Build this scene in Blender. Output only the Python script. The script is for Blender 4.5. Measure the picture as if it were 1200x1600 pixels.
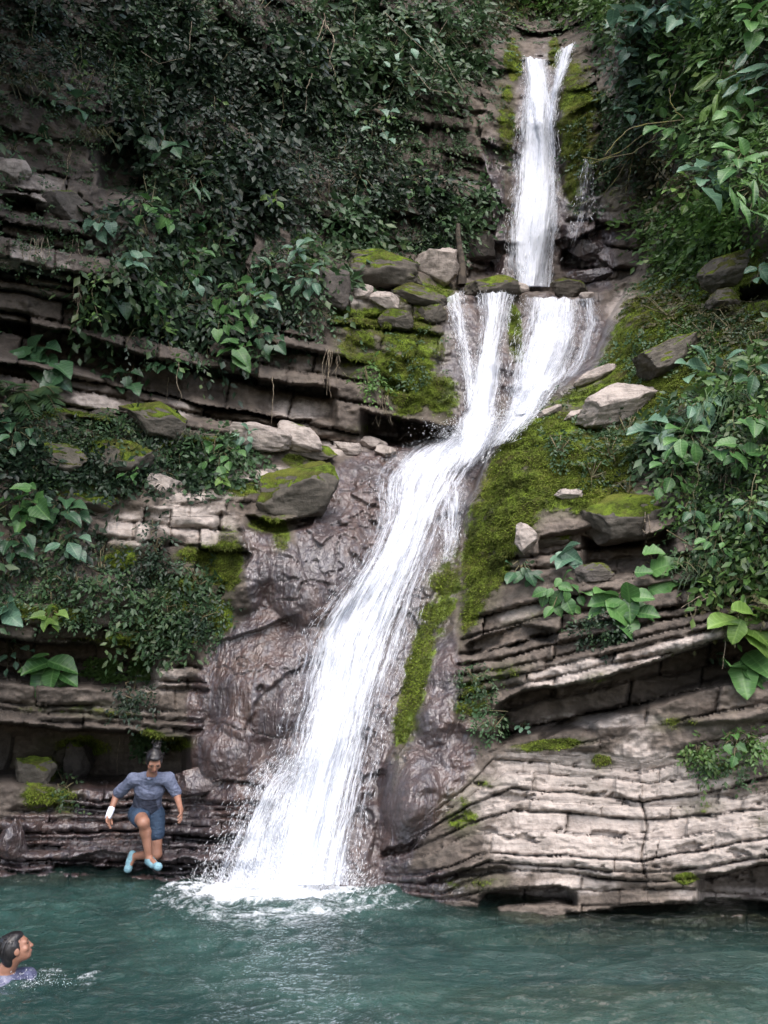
import bpy, bmesh, math, random
import numpy as np
from mathutils import Vector, Matrix

# ------------------------------------------------------------------ camera, light, exposure
SC = bpy.context.scene
for o in list(bpy.data.objects):
    bpy.data.objects.remove(o)
COL = SC.collection
FPX, CAMZ = 1350.0, 2.6
PITCH = math.atan(200 / FPX)
cam = bpy.data.cameras.new("camera")
cam.sensor_fit = 'VERTICAL'
cam.sensor_height = 24.0
cam.lens = 24.0 * FPX / 1600.0
cam.clip_start, cam.clip_end = 0.05, 500
camo = bpy.data.objects.new("camera", cam)
COL.objects.link(camo)
camo.location = (0, 0, CAMZ)
camo.rotation_euler = (math.radians(90) + PITCH, 0, 0)
SC.camera = camo

SUN_EL, SUN_AZ = math.radians(54), math.radians(-173)      # high, from behind the camera and a little to its right
world = bpy.data.worlds.new("World")
SC.world = world
world.use_nodes = True
wn = world.node_tree
wn.nodes.clear()
wo = wn.nodes.new("ShaderNodeOutputWorld")
wb = wn.nodes.new("ShaderNodeBackground")
ws = wn.nodes.new("ShaderNodeTexSky")
ws.sky_type = 'NISHITA'
ws.sun_disc = False
ws.sun_elevation = SUN_EL
ws.sun_rotation = math.radians(173)
ws.air_density, ws.dust_density, ws.ozone_density = 1.0, 3.0, 1.0
wb.inputs["Strength"].default_value = 0.15
wn.links.new(ws.outputs[0], wb.inputs[0])
wn.links.new(wb.outputs[0], wo.inputs[0])
sun = bpy.data.lights.new("sun", 'SUN')
sun.energy = 1.5
sun.angle = math.radians(60)
sun.color = (1.0, 0.97, 0.95)
suno = bpy.data.objects.new("sun", sun)
COL.objects.link(suno)
sd = Vector((math.cos(SUN_EL) * 0.12, -math.cos(SUN_EL) * 0.99, math.sin(SUN_EL)))   # towards the sun
suno.rotation_euler = sd.to_track_quat('Z', 'Y').to_euler()
SC.view_settings.view_transform = 'Standard'
SC.view_settings.look = 'None'
SC.view_settings.gamma = 1
SC.view_settings.use_curve_mapping = False
SC.view_settings.exposure = 1.36
SC.cycles.max_bounces = 8
SC.cycles.transparent_max_bounces = 16
SC.cycles.use_denoising = True
SC.cycles.caustics_reflective = False
SC.cycles.caustics_refractive = False

# ------------------------------------------------------------------ helpers
rng = np.random.default_rng(11)
random.seed(5)
CT, ST = math.cos(PITCH), math.sin(PITCH)


def at(u, v, Y):
    """The point of the place that a photo pixel (1200x1600) shows at world depth Y."""
    u, v, Y = np.asarray(u, float), np.asarray(v, float), np.asarray(Y, float)
    a, b = (u - 600) / FPX, (800 - v) / FPX
    dy, dz = CT - b * ST, ST + b * CT
    t = Y / dy
    return np.stack([a * t, Y + 0 * t, CAMZ + dz * t], -1)


def ppm(v, Y):
    """Pixels per metre at depth Y."""
    return FPX * (CT - (800 - v) / FPX * ST) / Y


_perm = np.random.default_rng(3).permutation(256).astype(np.int32)
_perm = np.concatenate([_perm, _perm, _perm])
_grad = np.random.default_rng(4).normal(size=(256, 3)).astype(np.float32)
_grad /= np.linalg.norm(_grad, axis=1, keepdims=True)


def perlin(P):
    P = np.asarray(P, np.float32)
    I = np.floor(P).astype(np.int32)
    F = P - I
    I &= 255
    W = F * F * F * (F * (F * 6 - 15) + 10)
    out = np.zeros(P.shape[:-1], np.float32)
    for dx in (0, 1):
        wx = W[..., 0] if dx else 1 - W[..., 0]
        px = _perm[I[..., 0] + dx]
        for dy in (0, 1):
            wy = W[..., 1] if dy else 1 - W[..., 1]
            py = _perm[px + I[..., 1] + dy]
            for dz in (0, 1):
                wz = W[..., 2] if dz else 1 - W[..., 2]
                g = _grad[_perm[py + I[..., 2] + dz]]
                d = (g[..., 0] * (F[..., 0] - dx) + g[..., 1] * (F[..., 1] - dy) + g[..., 2] * (F[..., 2] - dz))
                out += wx * wy * wz * d
    return out * 1.5


def fbm(P, octv=4, gain=0.5, ridged=False):
    out, amp, tot = 0, 1.0, 0
    P = np.asarray(P, np.float32)
    for k in range(octv):
        n = perlin(P + 17.3 * k)
        if ridged:
            n = 1 - 2 * np.abs(n)
        out = out + amp * n
        tot += amp
        amp *= gain
        P = P * 2.03
    return out / tot


def sstep(a, b, x):
    t = np.clip((x - a) / (b - a), 0, 1)
    return t * t * (3 - 2 * t)


def mesh_np(name, V, T=None, Q=None, smooth=False):
    """A mesh from vertex, triangle and quad arrays."""
    me = bpy.data.meshes.new(name)
    V = np.asarray(V, np.float32)
    me.vertices.add(len(V))
    me.vertices.foreach_set("co", V.ravel())
    loops, starts, n = [], [], 0
    for A, k in ((T, 3), (Q, 4)):
        if A is None or len(A) == 0:
            continue
        A = np.asarray(A, np.int32)
        loops.append(A.ravel())
        starts.append(n + np.arange(len(A), dtype=np.int32) * k)
        n += A.size
    L = np.concatenate(loops)
    S = np.concatenate(starts)
    me.loops.add(len(L))
    me.loops.foreach_set("vertex_index", L)
    me.polygons.add(len(S))
    me.polygons.foreach_set("loop_start", S)
    if smooth:
        me.polygons.foreach_set("use_smooth", np.ones(len(S), bool))
    me.update(calc_edges=True)
    return me


def point_attr(me, name, data, typ='FLOAT_COLOR'):
    a = me.attributes.new(name, typ, 'POINT')
    data = np.asarray(data, np.float32)
    if typ == 'FLOAT_COLOR':
        if data.shape[1] == 3:
            data = np.concatenate([data, np.ones((len(data), 1), np.float32)], 1)
        a.data.foreach_set("color", data.ravel())
    elif typ == 'FLOAT_VECTOR':
        a.data.foreach_set("vector", data.ravel())
    else:
        a.data.foreach_set("value", data.ravel())


def link(name, me, mat=None, parent=None, **props):
    o = bpy.data.objects.new(name, me)
    COL.objects.link(o)
    if mat is not None and me is not None and not me.materials:
        me.materials.append(mat)
    if parent is not None:
        o.parent = parent
    for k, w in props.items():
        o[k] = w
    return o


def thing(name, label, cat, loc=(0, 0, 0), group=None):
    o = bpy.data.objects.new(name, None)
    o.empty_display_size = 0.1
    COL.objects.link(o)
    o.location = loc
    o["label"], o["category"] = label, cat
    if group:
        o["group"] = group
    return o


def tube(pts, rad, sides=5):
    """Vertices and faces of a tapering tube along pts."""
    pts = np.asarray(pts, float)
    n = len(pts)
    rad = np.broadcast_to(np.asarray(rad, float), (n,))
    tan = np.gradient(pts, axis=0)
    tan /= np.linalg.norm(tan, axis=1, keepdims=True) + 1e-9
    ref = np.where(np.abs(tan[:, 2:3]) > 0.9, np.array([[1.0, 0, 0]]), np.array([[0, 0, 1.0]]))
    s = np.cross(tan, ref)
    s /= np.linalg.norm(s, axis=1, keepdims=True) + 1e-9
    b = np.cross(s, tan)
    ang = np.arange(sides) * 2 * math.pi / sides
    V = pts[:, None] + rad[:, None, None] * (np.cos(ang)[None, :, None] * s[:, None] + np.sin(ang)[None, :, None] * b[:, None])
    Q = []
    for i in range(n - 1):
        for k in range(sides):
            k2 = (k + 1) % sides
            Q.append((i * sides + k, i * sides + k2, (i + 1) * sides + k2, (i + 1) * sides + k))
    return V.reshape(-1, 3), np.array(Q)


def join_np(parts):
    Vs, Qs, n = [], [], 0
    for V, Q in parts:
        Vs.append(V)
        Qs.append(np.asarray(Q) + n)
        n += len(V)
    return np.concatenate(Vs), np.concatenate(Qs)


# ------------------------------------------------------------------ node helpers
class NT:
    def __init__(self, mat):
        mat.use_nodes = True
        self.t = mat.node_tree
        self.t.nodes.clear()
        self.out = self.t.nodes.new("ShaderNodeOutputMaterial")

    def n(self, typ, **kw):
        nd = self.t.nodes.new("ShaderNode" + typ)
        for k, w in kw.items():
            setattr(nd, k, w)
        return nd

    def put(self, sock, val):
        if isinstance(val, bpy.types.NodeSocket):
            self.t.links.new(val, sock)
        else:
            if isinstance(val, (tuple, list)) and len(val) == 3 and sock.type == 'RGBA':
                val = (*val, 1)
            sock.default_value = val

    def noise(self, vec, scale, detail=4, rough=0.55, dist=0.0):
        nd = self.n("TexNoise")
        self.put(nd.inputs["Vector"], vec)
        nd.inputs["Scale"].default_value = scale
        nd.inputs["Detail"].default_value = detail
        nd.inputs["Roughness"].default_value = rough
        nd.inputs["Distortion"].default_value = dist
        return nd.outputs["Fac"]

    def math(self, op, a, b=0.0, clamp=False):
        nd = self.n("Math", operation=op, use_clamp=clamp)
        self.put(nd.inputs[0], a)
        self.put(nd.inputs[1], b)
        return nd.outputs[0]

    def ramp(self, fac, lo, hi, a=0.0, b=1.0):
        nd = self.n("MapRange", interpolation_type='SMOOTHSTEP')
        self.put(nd.inputs[0], fac)
        for k, w in ((1, lo), (2, hi), (3, a), (4, b)):
            nd.inputs[k].default_value = w
        return nd.outputs[0]

    def mix(self, fac, a, b, typ='RGBA', blend='MIX'):
        nd = self.n("Mix", data_type=typ, blend_type=blend)
        if typ == 'RGBA':
            i, o = (0, 6, 7), 2
        else:
            i, o = (0, 2, 3), 0
        self.put(nd.inputs[i[0]], fac)
        self.put(nd.inputs[i[1]], a)
        self.put(nd.inputs[i[2]], b)
        return nd.outputs[o]

    def attr(self, name):
        return self.n("Attribute", attribute_name=name)

    def scalevec(self, vec, s):
        nd = self.n("VectorMath", operation='MULTIPLY')
        self.put(nd.inputs[0], vec)
        nd.inputs[1].default_value = s
        return nd.outputs[0]

    def bump(self, h, strength, dist, normal=None):
        nd = self.n("Bump")
        self.put(nd.inputs["Height"], h)
        nd.inputs["Strength"].default_value = strength
        nd.inputs["Distance"].default_value = dist
        if normal is not None:
            self.put(nd.inputs["Normal"], normal)
        return nd.outputs[0]

    def bsdf(self, **kw):
        nd = self.n("BsdfPrincipled")
        for k, w in kw.items():
            self.put(nd.inputs[k.replace("_", " ")], w)
        self.t.links.new(nd.outputs[0], self.out.inputs[0])
        return nd


def mat(name):
    m = bpy.data.materials.new(name)
    return m, NT(m)


# ------------------------------------------------------------------ materials: rock with moss and water films
def rock_material(name, masked=True, dark=(0.052, 0.041, 0.033), mid=(0.175, 0.142, 0.118), pale=(0.43, 0.372, 0.335), top_moss=0.0,
                  pale_amt=0.0, wet_amt=0.0):
    m, N = mat(name)
    geo = N.n("NewGeometry")
    pos = geo.outputs["Position"]
    n1 = N.noise(pos, 1.6, 7, 0.62)
    n2 = N.noise(pos, 9.0, 6, 0.65)
    n3 = N.noise(pos, 45.0, 4, 0.7)
    if masked:
        a = N.attr("mask")
        sep = N.n("SeparateColor")
        N.put(sep.inputs[0], a.outputs["Color"])
        moss, wet, pl = sep.outputs[0], sep.outputs[1], sep.outputs[2]
        bed = N.attr("bed").outputs["Vector"]
        lam = N.noise(N.scalevec(bed, (1.3, 34.0, 1.0)), 1.0, 5, 0.7)
        lam2 = N.noise(N.scalevec(bed, (3.0, 9.0, 1.0)), 1.0, 4, 0.6)
    else:
        up = N.n("SeparateXYZ")
        N.put(up.inputs[0], geo.outputs["Normal"])
        upn = N.math('ADD', N.math('MULTIPLY', up.outputs[2], 0.8), N.math('MULTIPLY', N.math('SUBTRACT', n1, 0.5), 1.6))
        moss = N.ramp(upn, 1.05 - top_moss, 1.45 - top_moss) if top_moss > 0 else 0.0
        wet, pl = wet_amt, pale_amt
        lam = N.noise(N.scalevec(pos, (2.0, 2.0, 26.0)), 1.0, 5, 0.7)
        lam2 = n2
    mixn = N.math('ADD', N.math('MULTIPLY', n1, 0.6), N.math('MULTIPLY', n2, 0.4))
    base = N.mix(N.ramp(mixn, 0.36, 0.66), dark, mid)
    pcol = N.mix(N.ramp(n2, 0.3, 0.7), tuple(c * 0.72 for c in pale), pale)
    pfac = N.ramp(N.math('ADD', N.math('MULTIPLY', pl, 1.0), N.math('MULTIPLY', N.math('SUBTRACT', mixn, 0.5), 0.9)), 0.28, 0.62)
    col = N.mix(pfac, base, pcol)
    # stains: thin laminae, dark lichen specks, run marks
    col = N.mix(N.ramp(lam, 0.50, 0.72, 0.0, 0.55), col, (0.07, 0.058, 0.048))
    col = N.mix(N.ramp(lam2, 0.55, 0.78, 0.0, 0.6), col, (0.085, 0.072, 0.06))
    run = N.noise(N.scalevec(pos, (9.0, 9.0, 0.7)), 1.0, 4, 0.6)
    col = N.mix(N.ramp(run, 0.56, 0.72, 0.0, 0.55), col, (0.06, 0.05, 0.04))
    col = N.mix(N.ramp(n3, 0.62, 0.75, 0.0, 0.5), col, (0.045, 0.04, 0.035))
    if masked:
        col = N.mix(N.math('MULTIPLY', a.outputs['Alpha'], 0.8), col, (0.042, 0.035, 0.030))  # painted shade: near-black blended in by the mask's alpha
    # wet rock: darker, warm brown, glossy
    wfac = N.ramp(N.math('ADD', N.math('MULTIPLY', wet, 1.0), N.math('MULTIPLY', N.math('SUBTRACT', n1, 0.5), 0.5)), 0.25, 0.6)
    wcol = N.mix(N.ramp(n1, 0.35, 0.65), (0.034, 0.025, 0.029), (0.078, 0.044, 0.036))
    wcol = N.mix(N.ramp(run, 0.5, 0.62, 0, 0.7), wcol, (0.062, 0.054, 0.066))
    wcol = N.mix(N.ramp(n2, 0.52, 0.72, 0, 0.65), wcol, (0.03, 0.022, 0.02))
    wcol = N.mix(N.ramp(n3, 0.5, 0.7, 0, 0.6), wcol, (0.105, 0.078, 0.075))
    col = N.mix(wfac, col, wcol)
    # moss
    mn = N.noise(pos, 5.0, 6, 0.7)
    mcol = N.mix(N.ramp(mn, 0.36, 0.64), (0.036, 0.050, 0.009), (0.165, 0.235, 0.027))
    mcol = N.mix(N.ramp(N.noise(pos, 2.2, 5, 0.65), 0.46, 0.62, 0, 0.75), mcol, (0.075, 0.058, 0.026))
    mcol = N.mix(N.ramp(N.noise(pos, 1.1, 4, 0.6), 0.52, 0.7, 0, 0.6), mcol, (0.185, 0.215, 0.03))
    mcol = N.mix(N.ramp(N.noise(pos, 70, 3, 0.7), 0.45, 0.7, 0, 0.6), mcol, (0.02, 0.028, 0.006))
    col = N.mix(N.math('MULTIPLY', N.ramp(N.math('ADD', moss, N.math('SUBTRACT', n1, 0.5)), 0.05, 0.4), 0.4), col, (0.06, 0.062, 0.028))
    mfac = N.ramp(N.math('ADD', moss, N.math('MULTIPLY', N.math('SUBTRACT', N.math('ADD', N.math('MULTIPLY', mn, 0.5), N.math('MULTIPLY', n2, 0.5)), 0.5), 1.3)), 0.36, 0.56)
    col = N.mix(mfac, col, mcol)
    wfac2 = N.math('MULTIPLY', wfac, N.math('SUBTRACT', 1.0, N.math('MULTIPLY', mfac, 0.75)))
    rough = N.mix(wfac2, N.mix(mfac, 0.82, 0.95, 'FLOAT'), 0.42, 'FLOAT')
    spec = N.mix(mfac, 0.4, 0.15, 'FLOAT')
    h1 = N.math('ADD', N.math('MULTIPLY', n2, 0.6), N.math('ADD', N.math('MULTIPLY', n3, 0.25), N.math('MULTIPLY', lam, 0.25)))
    b1 = N.bump(h1, 0.75, 0.05)
    flow = N.noise(N.scalevec(pos, (13, 13, 5)), 1.0, 3, 0.55, 0.8)
    nrm = N.bump(N.math('MULTIPLY', flow, wfac2), 0.7, 0.035, b1)
    nrm = N.bump(N.math('MULTIPLY', N.noise(pos, 60, 4, 0.75), mfac), 0.9, 0.03, nrm)
    film = N.bump(N.math('ADD', N.math('ADD', flow, N.math('MULTIPLY', N.noise(N.scalevec(pos, (6, 6, 3.2)), 1.0, 4, 0.6, 0.5), 1.6)), N.math('MULTIPLY', N.noise(N.scalevec(pos, (34, 34, 14)), 1.0, 2, 0.6), 0.35)), 1.0, 0.042)
    N.bsdf(Base_Color=col, Roughness=rough, Normal=nrm, Specular_IOR_Level=spec, Coat_Weight=N.math('MULTIPLY', wfac2, 1.0), Coat_Roughness=0.30, Coat_IOR=1.7, Coat_Normal=film)
    return m


ROCK = rock_material("cliff_rock")

# ------------------------------------------------------------------ the cliff: surveyed points -> one rock surface
us = np.concatenate([np.arange(-480, -24, 12), np.arange(-24, 1224, 2.2), np.arange(1224, 1690, 12)])
vs = np.concatenate([np.arange(-420, -24, 12), np.arange(-24, 1480, 2.2)])
U, V_ = np.meshgrid(us, vs)
NV, NU = U.shape


def rbf(pts):
    """Smooth depth through surveyed (u, v, Y) points."""
    p = np.array(pts, float)
    x, f = p[:, :2] / 100, p[:, 2]
    k = lambda A, B: np.sqrt(((A[:, None] - B[None]) ** 2).sum(-1) + 0.05)
    n = len(x)
    A = np.zeros((n + 3, n + 3))
    A[:n, :n] = k(x, x) - 0.02 * np.eye(n)
    A[:n, n], A[:n, n + 1:] = 1, x
    A[n, :n], A[n + 1:, :n] = 1, x.T
    w = np.linalg.solve(A, np.concatenate([f, np.zeros(3)]))
    g = np.stack([U.ravel(), V_.ravel()], 1) / 100
    out = np.empty(len(g))
    for i in range(0, len(g), 100000):
        q = g[i:i + 100000]
        out[i:i + 100000] = k(q, x) @ w[:n] + w[n] + q @ w[n + 1:]
    return out.reshape(U.shape)


def sdf(poly, u=None, v=None):
    """Signed distance in pixels to a polygon, positive inside."""
    u = U if u is None else u
    v = V_ if v is None else v
    p = np.array(poly, float)
    d = np.full(u.shape, 1e9)
    inside = np.zeros(u.shape, bool)
    for (x0, y0), (x1, y1) in zip(p, np.roll(p, -1, 0)):
        ex, ey = x1 - x0, y1 - y0
        t = np.clip(((u - x0) * ex + (v - y0) * ey) / (ex * ex + ey * ey + 1e-9), 0, 1)
        d = np.minimum(d, (u - x0 - t * ex) ** 2 + (v - y0 - t * ey) ** 2)
        c = (y0 > v) != (y1 > v)
        with np.errstate(divide='ignore', invalid='ignore'):
            inside ^= c & (u < (x1 - x0) * (v - y0) / (y1 - y0 + 1e-12) + x0)
    return np.where(inside, 1, -1) * np.sqrt(d)


UVN = np.stack([U / 60, V_ / 60, 0 * U], -1)
edge_n = fbm(UVN, 4, 0.6) * 16                      # ragged outlines


def poly_mask(poly, soft=3.0, rag=1.0):
    return sstep(-soft, soft, sdf(poly) + edge_n * rag)


Y = rbf([(0, 0, 12), (0, 200, 11.6), (0, 400, 11.2), (0, 560, 11.1), (200, 0, 13.2), (200, 200, 12.7), (200, 400, 11.8), (200, 560, 11.8),
         (400, 0, 14.6), (400, 200, 14.2), (400, 380, 13.4), (400, 560, 12.9), (600, 0, 16.2), (600, 200, 15.8), (600, 360, 15.1), (600, 450, 14.3),
         (650, 560, 13.7), (700, 0, 17.3), (800, 0, 20.5), (880, 0, 21), (960, 0, 18), (840, 92, 18.3), (850, 250, 17.6), (850, 440, 17.0),
         (770, 300, 16.8), (740, 430, 16.4), (950, 300, 16.4), (950, 430, 16.2), (1000, 200, 15.6), (900, 150, 17.4), (-480, 0, 9.5), (-480, 600, 9),
         (-480, 1400, 9), (0, 1400, 11), (600, 1480, 11.5), (1200, 1480, 11), (1690, 0, 9), (1690, 1400, 8), (1060, 0, 15), (400, -420, 14), (900, -420, 20), (-480, -420, 9.5), (1690, -420, 9)])
LAYERS = [
    # the rock bench the middle falls pour over
    ([(430, 405), (500, 412), (545, 436), (600, 447), (650, 440), (700, 452), (760, 462), (832, 458), (900, 462), (955, 448), (1010, 425), (1050, 500), (1000, 700), (700, 760), (520, 760), (420, 640)],
     [(440, 420, 13.3), (520, 430, 13.6), (600, 470, 13.8), (700, 465, 14.2), (830, 465, 14.7), (900, 465, 14.7), (970, 440, 14.9), (740, 690, 13.3), (850, 640, 13.6), (600, 640, 13.2), (560, 560, 13.2),
      (700, 600, 13.4), (520, 640, 13), (480, 520, 13.2), (900, 600, 13.7), (780, 560, 13.8), (1000, 600, 13.2), (800, 720, 13.2), (600, 760, 13.2)], 3),
    # the left shelf, its block wall and the wet dome down to the pool
    ([(-480, 600), (0, 625), (60, 640), (120, 650), (200, 640), (240, 640), (300, 655), (360, 672), (420, 682), (480, 690), (540, 704), (580, 706), (640, 698), (700, 684), (770, 662), (800, 640), (860, 700), (760, 1000), (640, 1480), (-480, 1480)],
     [(-480, 640, 9), (-480, 1300, 9), (0, 640, 10.8), (150, 660, 11.1), (300, 662, 11.7), (450, 690, 12.3), (560, 706, 12.7), (690, 695, 13), (770, 668, 13.1), (100, 780, 10.7), (0, 780, 10.4), (200, 760, 11.1), (300, 760, 11.3), (400, 745, 11.8), (480, 728, 12.1), (300, 785, 10.9),
      (560, 820, 11.3), (400, 860, 10.9), (250, 880, 10.7), (100, 900, 10.5), (0, 900, 10.2), (460, 950, 10.7), (350, 1000, 10.7), (420, 1100, 10.35), (450, 1200, 10.1), (380, 1180, 10.3),
      (430, 1300, 9.85), (350, 1390, 9.9), (250, 1000, 10.8), (150, 1050, 10.7), (0, 1050, 10.4), (200, 1120, 10.8), (100, 1200, 10.9), (0, 1200, 10.6),
      (690, 760, 12.1), (640, 850, 11.3), (590, 950, 10.85), (560, 1050, 10.5), (530, 1200, 10.1), (500, 1390, 9.6), (610, 1100, 10.25), (600, 1300, 9.6), (700, 900, 10.9), (560, 1480, 9.55), (300, 1480, 9.9), (0, 1480, 10.2)], 3),
    # the wet terrace at the water's edge
    ([(-480, 1262), (0, 1274), (45, 1272), (80, 1268), (100, 1240), (120, 1224), (180, 1222), (250, 1212), (300, 1222), (360, 1216), (410, 1230), (440, 1262), (450, 1320), (430, 1400), (440, 1480), (-480, 1480)],
     [(-480, 1274, 9.3), (-480, 1370, 9), (0, 1278, 10.55), (0, 1340, 10.25), (0, 1372, 10.05), (120, 1230, 10.6), (120, 1300, 10.3), (120, 1374, 9.97), (250, 1215, 10.6), (250, 1300, 10.2), (250, 1380, 9.8), (350, 1225, 10.4), (350, 1300, 10.05), (350, 1388, 9.65), (440, 1260, 9.95), (430, 1400, 9.6), (200, 1480, 9.8)], 2),
    # the mossy slope and the layered outcrop on the other bank
    ([(1046, 330), (1016, 392), (985, 440), (948, 512), (930, 560), (880, 596), (842, 608), (800, 648), (768, 690), (748, 740), (728, 790), (716, 850), (690, 920), (662, 990), (636, 1080), (606, 1190), (588, 1290), (572, 1372), (566, 1480), (1690, 1480), (1690, -420), (1020, -420), (1000, -60), (968, 40), (960, 130), (1000, 200), (1050, 260)],
     [(1000, 425, 14.1), (1050, 360, 13.7), (940, 530, 13), (850, 606, 12.2), (790, 668, 11.9), (745, 760, 11.6), (715, 880, 11), (660, 1050, 10.2), (614, 1200, 9.8), (585, 1390, 9.55), (1000, 600, 11), (1000, 500, 12), (1100, 500, 11),
      (1200, 500, 9.8), (1000, 700, 10.4), (900, 700, 10.9), (850, 800, 10.3), (800, 900, 10), (900, 900, 9.5), (1000, 800, 9.6), (1100, 700, 9.4), (1200, 700, 8.6), (1200, 900, 8.5), (1100, 900, 8.8), (800, 1050, 9.4), (1000, 1050, 8.8), (900, 1050, 9.1),
      (1200, 1050, 8.4), (1200, 1200, 8.5), (1000, 1200, 8.85), (850, 1200, 9.05), (760, 1180, 9.25), (700, 1270, 9.2), (640, 1330, 9.35), (850, 1437, 8.58), (700, 1425, 8.92), (1200, 1445, 8.46), (1000, 1320, 8.6), (1200, 1320, 8.35), (850, 1320, 8.75),
      (1000, 1442, 8.5), (1100, 300, 11.6), (1200, 300, 10), (1100, 100, 12.6), (1200, 0, 10.6), (1020, 100, 14.5), (1040, 200, 14), (1090, -100, 12), (1690, 0, 8.5), (1690, 700, 7), (1690, 1400, 7), (1200, -420, 10), (750, 1000, 10.1), (720, 1120, 9.75),
      (850, 1480, 8.5), (1200, 1480, 8.4), (600, 1480, 9.5)], 3),
]
RIGHT = None
for k, (poly, pts, soft) in enumerate(LAYERS):
    m_ = poly_mask(poly, soft, 0.7 if k < 3 else 0.8)
    if k == 3:
        RIGHT = m_
    Y = Y * (1 - m_) + rbf(pts) * m_
PX = Y / 1350                                       # metres per pixel, about

# ---- broad relief
P0 = at(U, V_, Y)
n_big = fbm(P0 * 0.55, 4)
n_med = fbm(P0 * np.array([1.6, 1.6, 2.2]) + 5, 5, 0.55)
rd = fbm(P0 * np.array([1.1, 1.1, 1.5]) + 9, 4, 0.5, True)
dome = sstep(-20, 40, sdf([(330, 1000), (400, 960), (455, 820), (560, 715), (700, 690), (770, 690), (700, 1000), (580, 1400), (440, 1400), (440, 1230), (300, 1190), (300, 1090)]))
outcrop = sstep(-12, 18, sdf([(600, 1330), (700, 1232), (770, 1168), (930, 1178), (1010, 1186), (1120, 1150), (1230, 1110), (1690, 1000), (1690, 1480), (580, 1480)]))
soft_rel = 1 - 0.75 * dome - 0.8 * outcrop
Y = Y + (-0.38 * n_big - 0.20 * n_med - 0.10 * rd) * np.clip(soft_rel, 0.15, 1)
# the back cliff is blockier: big proud and sunken blocks
cell = np.floor(P0 * np.array([0.9, 0.0, 1.3]) + 0.6 * np.stack([fbm(P0 * 0.8), 0 * U, fbm(P0 * 0.8 + 40)], -1))
blk = np.sin(cell[..., 0] * 127.1 + cell[..., 2] * 311.7) * 43758.5453
blk = blk - np.floor(blk)
back = sstep(-10, 30, sdf([(-480, -420), (1040, -420), (960, 120), (1000, 300), (990, 440), (700, 440), (480, 400), (200, 560), (-480, 540)]))
slot = sstep(-10, 30, sdf([(790, 60), (915, 50), (895, 300), (885, 460), (775, 460)]))
Y = Y - back * (1 - 0.85 * slot) * (blk - 0.5) * 0.6

# ---- strata, laid as blocks: slope of the bedding, bed thickness, block length
PIECE = np.full(U.shape, -1, np.int32)
n_piece = [0]
BEDS = np.stack([P0[..., 0], P0[..., 2], 0 * U], -1)


def hash01(i, seed):
    x = np.sin(i * 12.9898 + seed * 78.233) * 43758.5453
    return x - np.floor(x)


def beds(region, slope, thick, length, amp, crack, seed, curve=0.0, u0=600, pieces=True, rag=0.6, jag=1.0, open_=0.35):
    global Y
    m = poly_mask(region, 6, rag)
    wob = fbm(np.stack([U / 90 + seed, V_ / 90, 0 * U], -1), 3) * 9 * jag + fbm(np.stack([U / 10 + seed, V_ / 8, 0 * U], -1), 3, 0.6) * 3.0
    s = V_ - slope * (U - u0) - curve * ((U - u0) / 100) ** 2 + wob
    r = np.random.default_rng(seed)
    lo, hi = s[m > 0.01].min() - 5, s[m > 0.01].max() + 5
    e = [lo]
    while e[-1] < hi:
        e.append(e[-1] + thick * r.choice([0.5, 0.7, 1.0, 1.3, 1.8]))
    e = np.array(e)
    i = np.clip(np.searchsorted(e, s) - 1, 0, len(e) - 2)
    db = np.minimum(s - e[i], e[i + 1] - s)
    dtop = s - e[i]
    w = U + 0.25 * V_ * hash01(i, seed + 1) + wob * 0.7
    L = length * (0.6 + 0.9 * hash01(i, seed + 2))
    q = w / L + 7 * hash01(i, seed + 3) + 0.25 * np.sin(w / L * 2.3 + i)
    j = np.floor(q)
    dj = np.minimum(q - j, 1 - (q - j)) * L
    h = hash01(i * 31.7 + j * 7.13, seed + 4)
    hl = hash01(i, seed + 5)
    off = ((h - 0.5) * 0.9 + (hl - 0.5) * 1.1) * amp
    off = off + (hash01(i * 13.7 + j * 5.9, seed + 9) < 0.12) * amp * 0.9
    tilt = (hash01(i * 3.1 + j, seed + 6) - 0.5) * amp * 0.6 * ((q - j) - 0.5)
    below = hash01(i, seed + 7) < open_
    cm = np.clip(0.55 + 1.5 * fbm(np.stack([U / 34 + i * 3.3, V_ / 60, 0 * U + seed], -1), 3), 0.05, 1.6)
    ck = np.where(below, 2.2, 1.0) * crack * cm * (1 - sstep(1.0, 5.5, db)) + 0.8 * crack * (1 - sstep(0.5, 3.5, dj)) * (hash01(i * 5 + j, seed + 8) > 0.3)
    rnd = -0.12 * amp * np.sqrt(np.clip(db / 8, 0, 1))
    Y = Y + m * (off + tilt + ck + rnd)
    BEDS[..., 1] = BEDS[..., 1] * (1 - m) + m * (-s * PX + seed)
    BEDS[..., 0] = BEDS[..., 0] * (1 - m) + m * (w * PX)
    if pieces:
        idx = (i * 200 + (j - j.min())).astype(np.int64)
        sel = (m > 0.5) & (U > -10) & (U < 1210) & (V_ > -10)
        uq, inv = np.unique(idx[sel], return_inverse=True)
        PIECE[sel] = inv + n_piece[0]
        n_piece[0] += len(uq)


# left wall: strata falling gently towards the fall
beds([(-480, 240), (0, 250), (140, 280), (150, 380), (260, 470), (420, 500), (560, 560), (640, 610), (620, 700), (300, 690), (200, 650), (0, 640), (-480, 640)], 0.2, 26, 110, 0.34, 0.16, 21, u0=0)
# the pale block wall below the shelf, then the band above the cave
beds([(150, 770), (250, 800), (300, 790), (372, 806), (390, 870), (330, 960), (240, 960), (150, 900)], 0.10, 40, 64, 0.22, 0.15, 22)
beds([(-480, 930), (60, 940), (240, 960), (300, 1020), (330, 1080), (310, 1150), (150, 1140), (0, 1110), (-480, 1110)], 0.06, 26, 150, 0.28, 0.14, 23)
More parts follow.
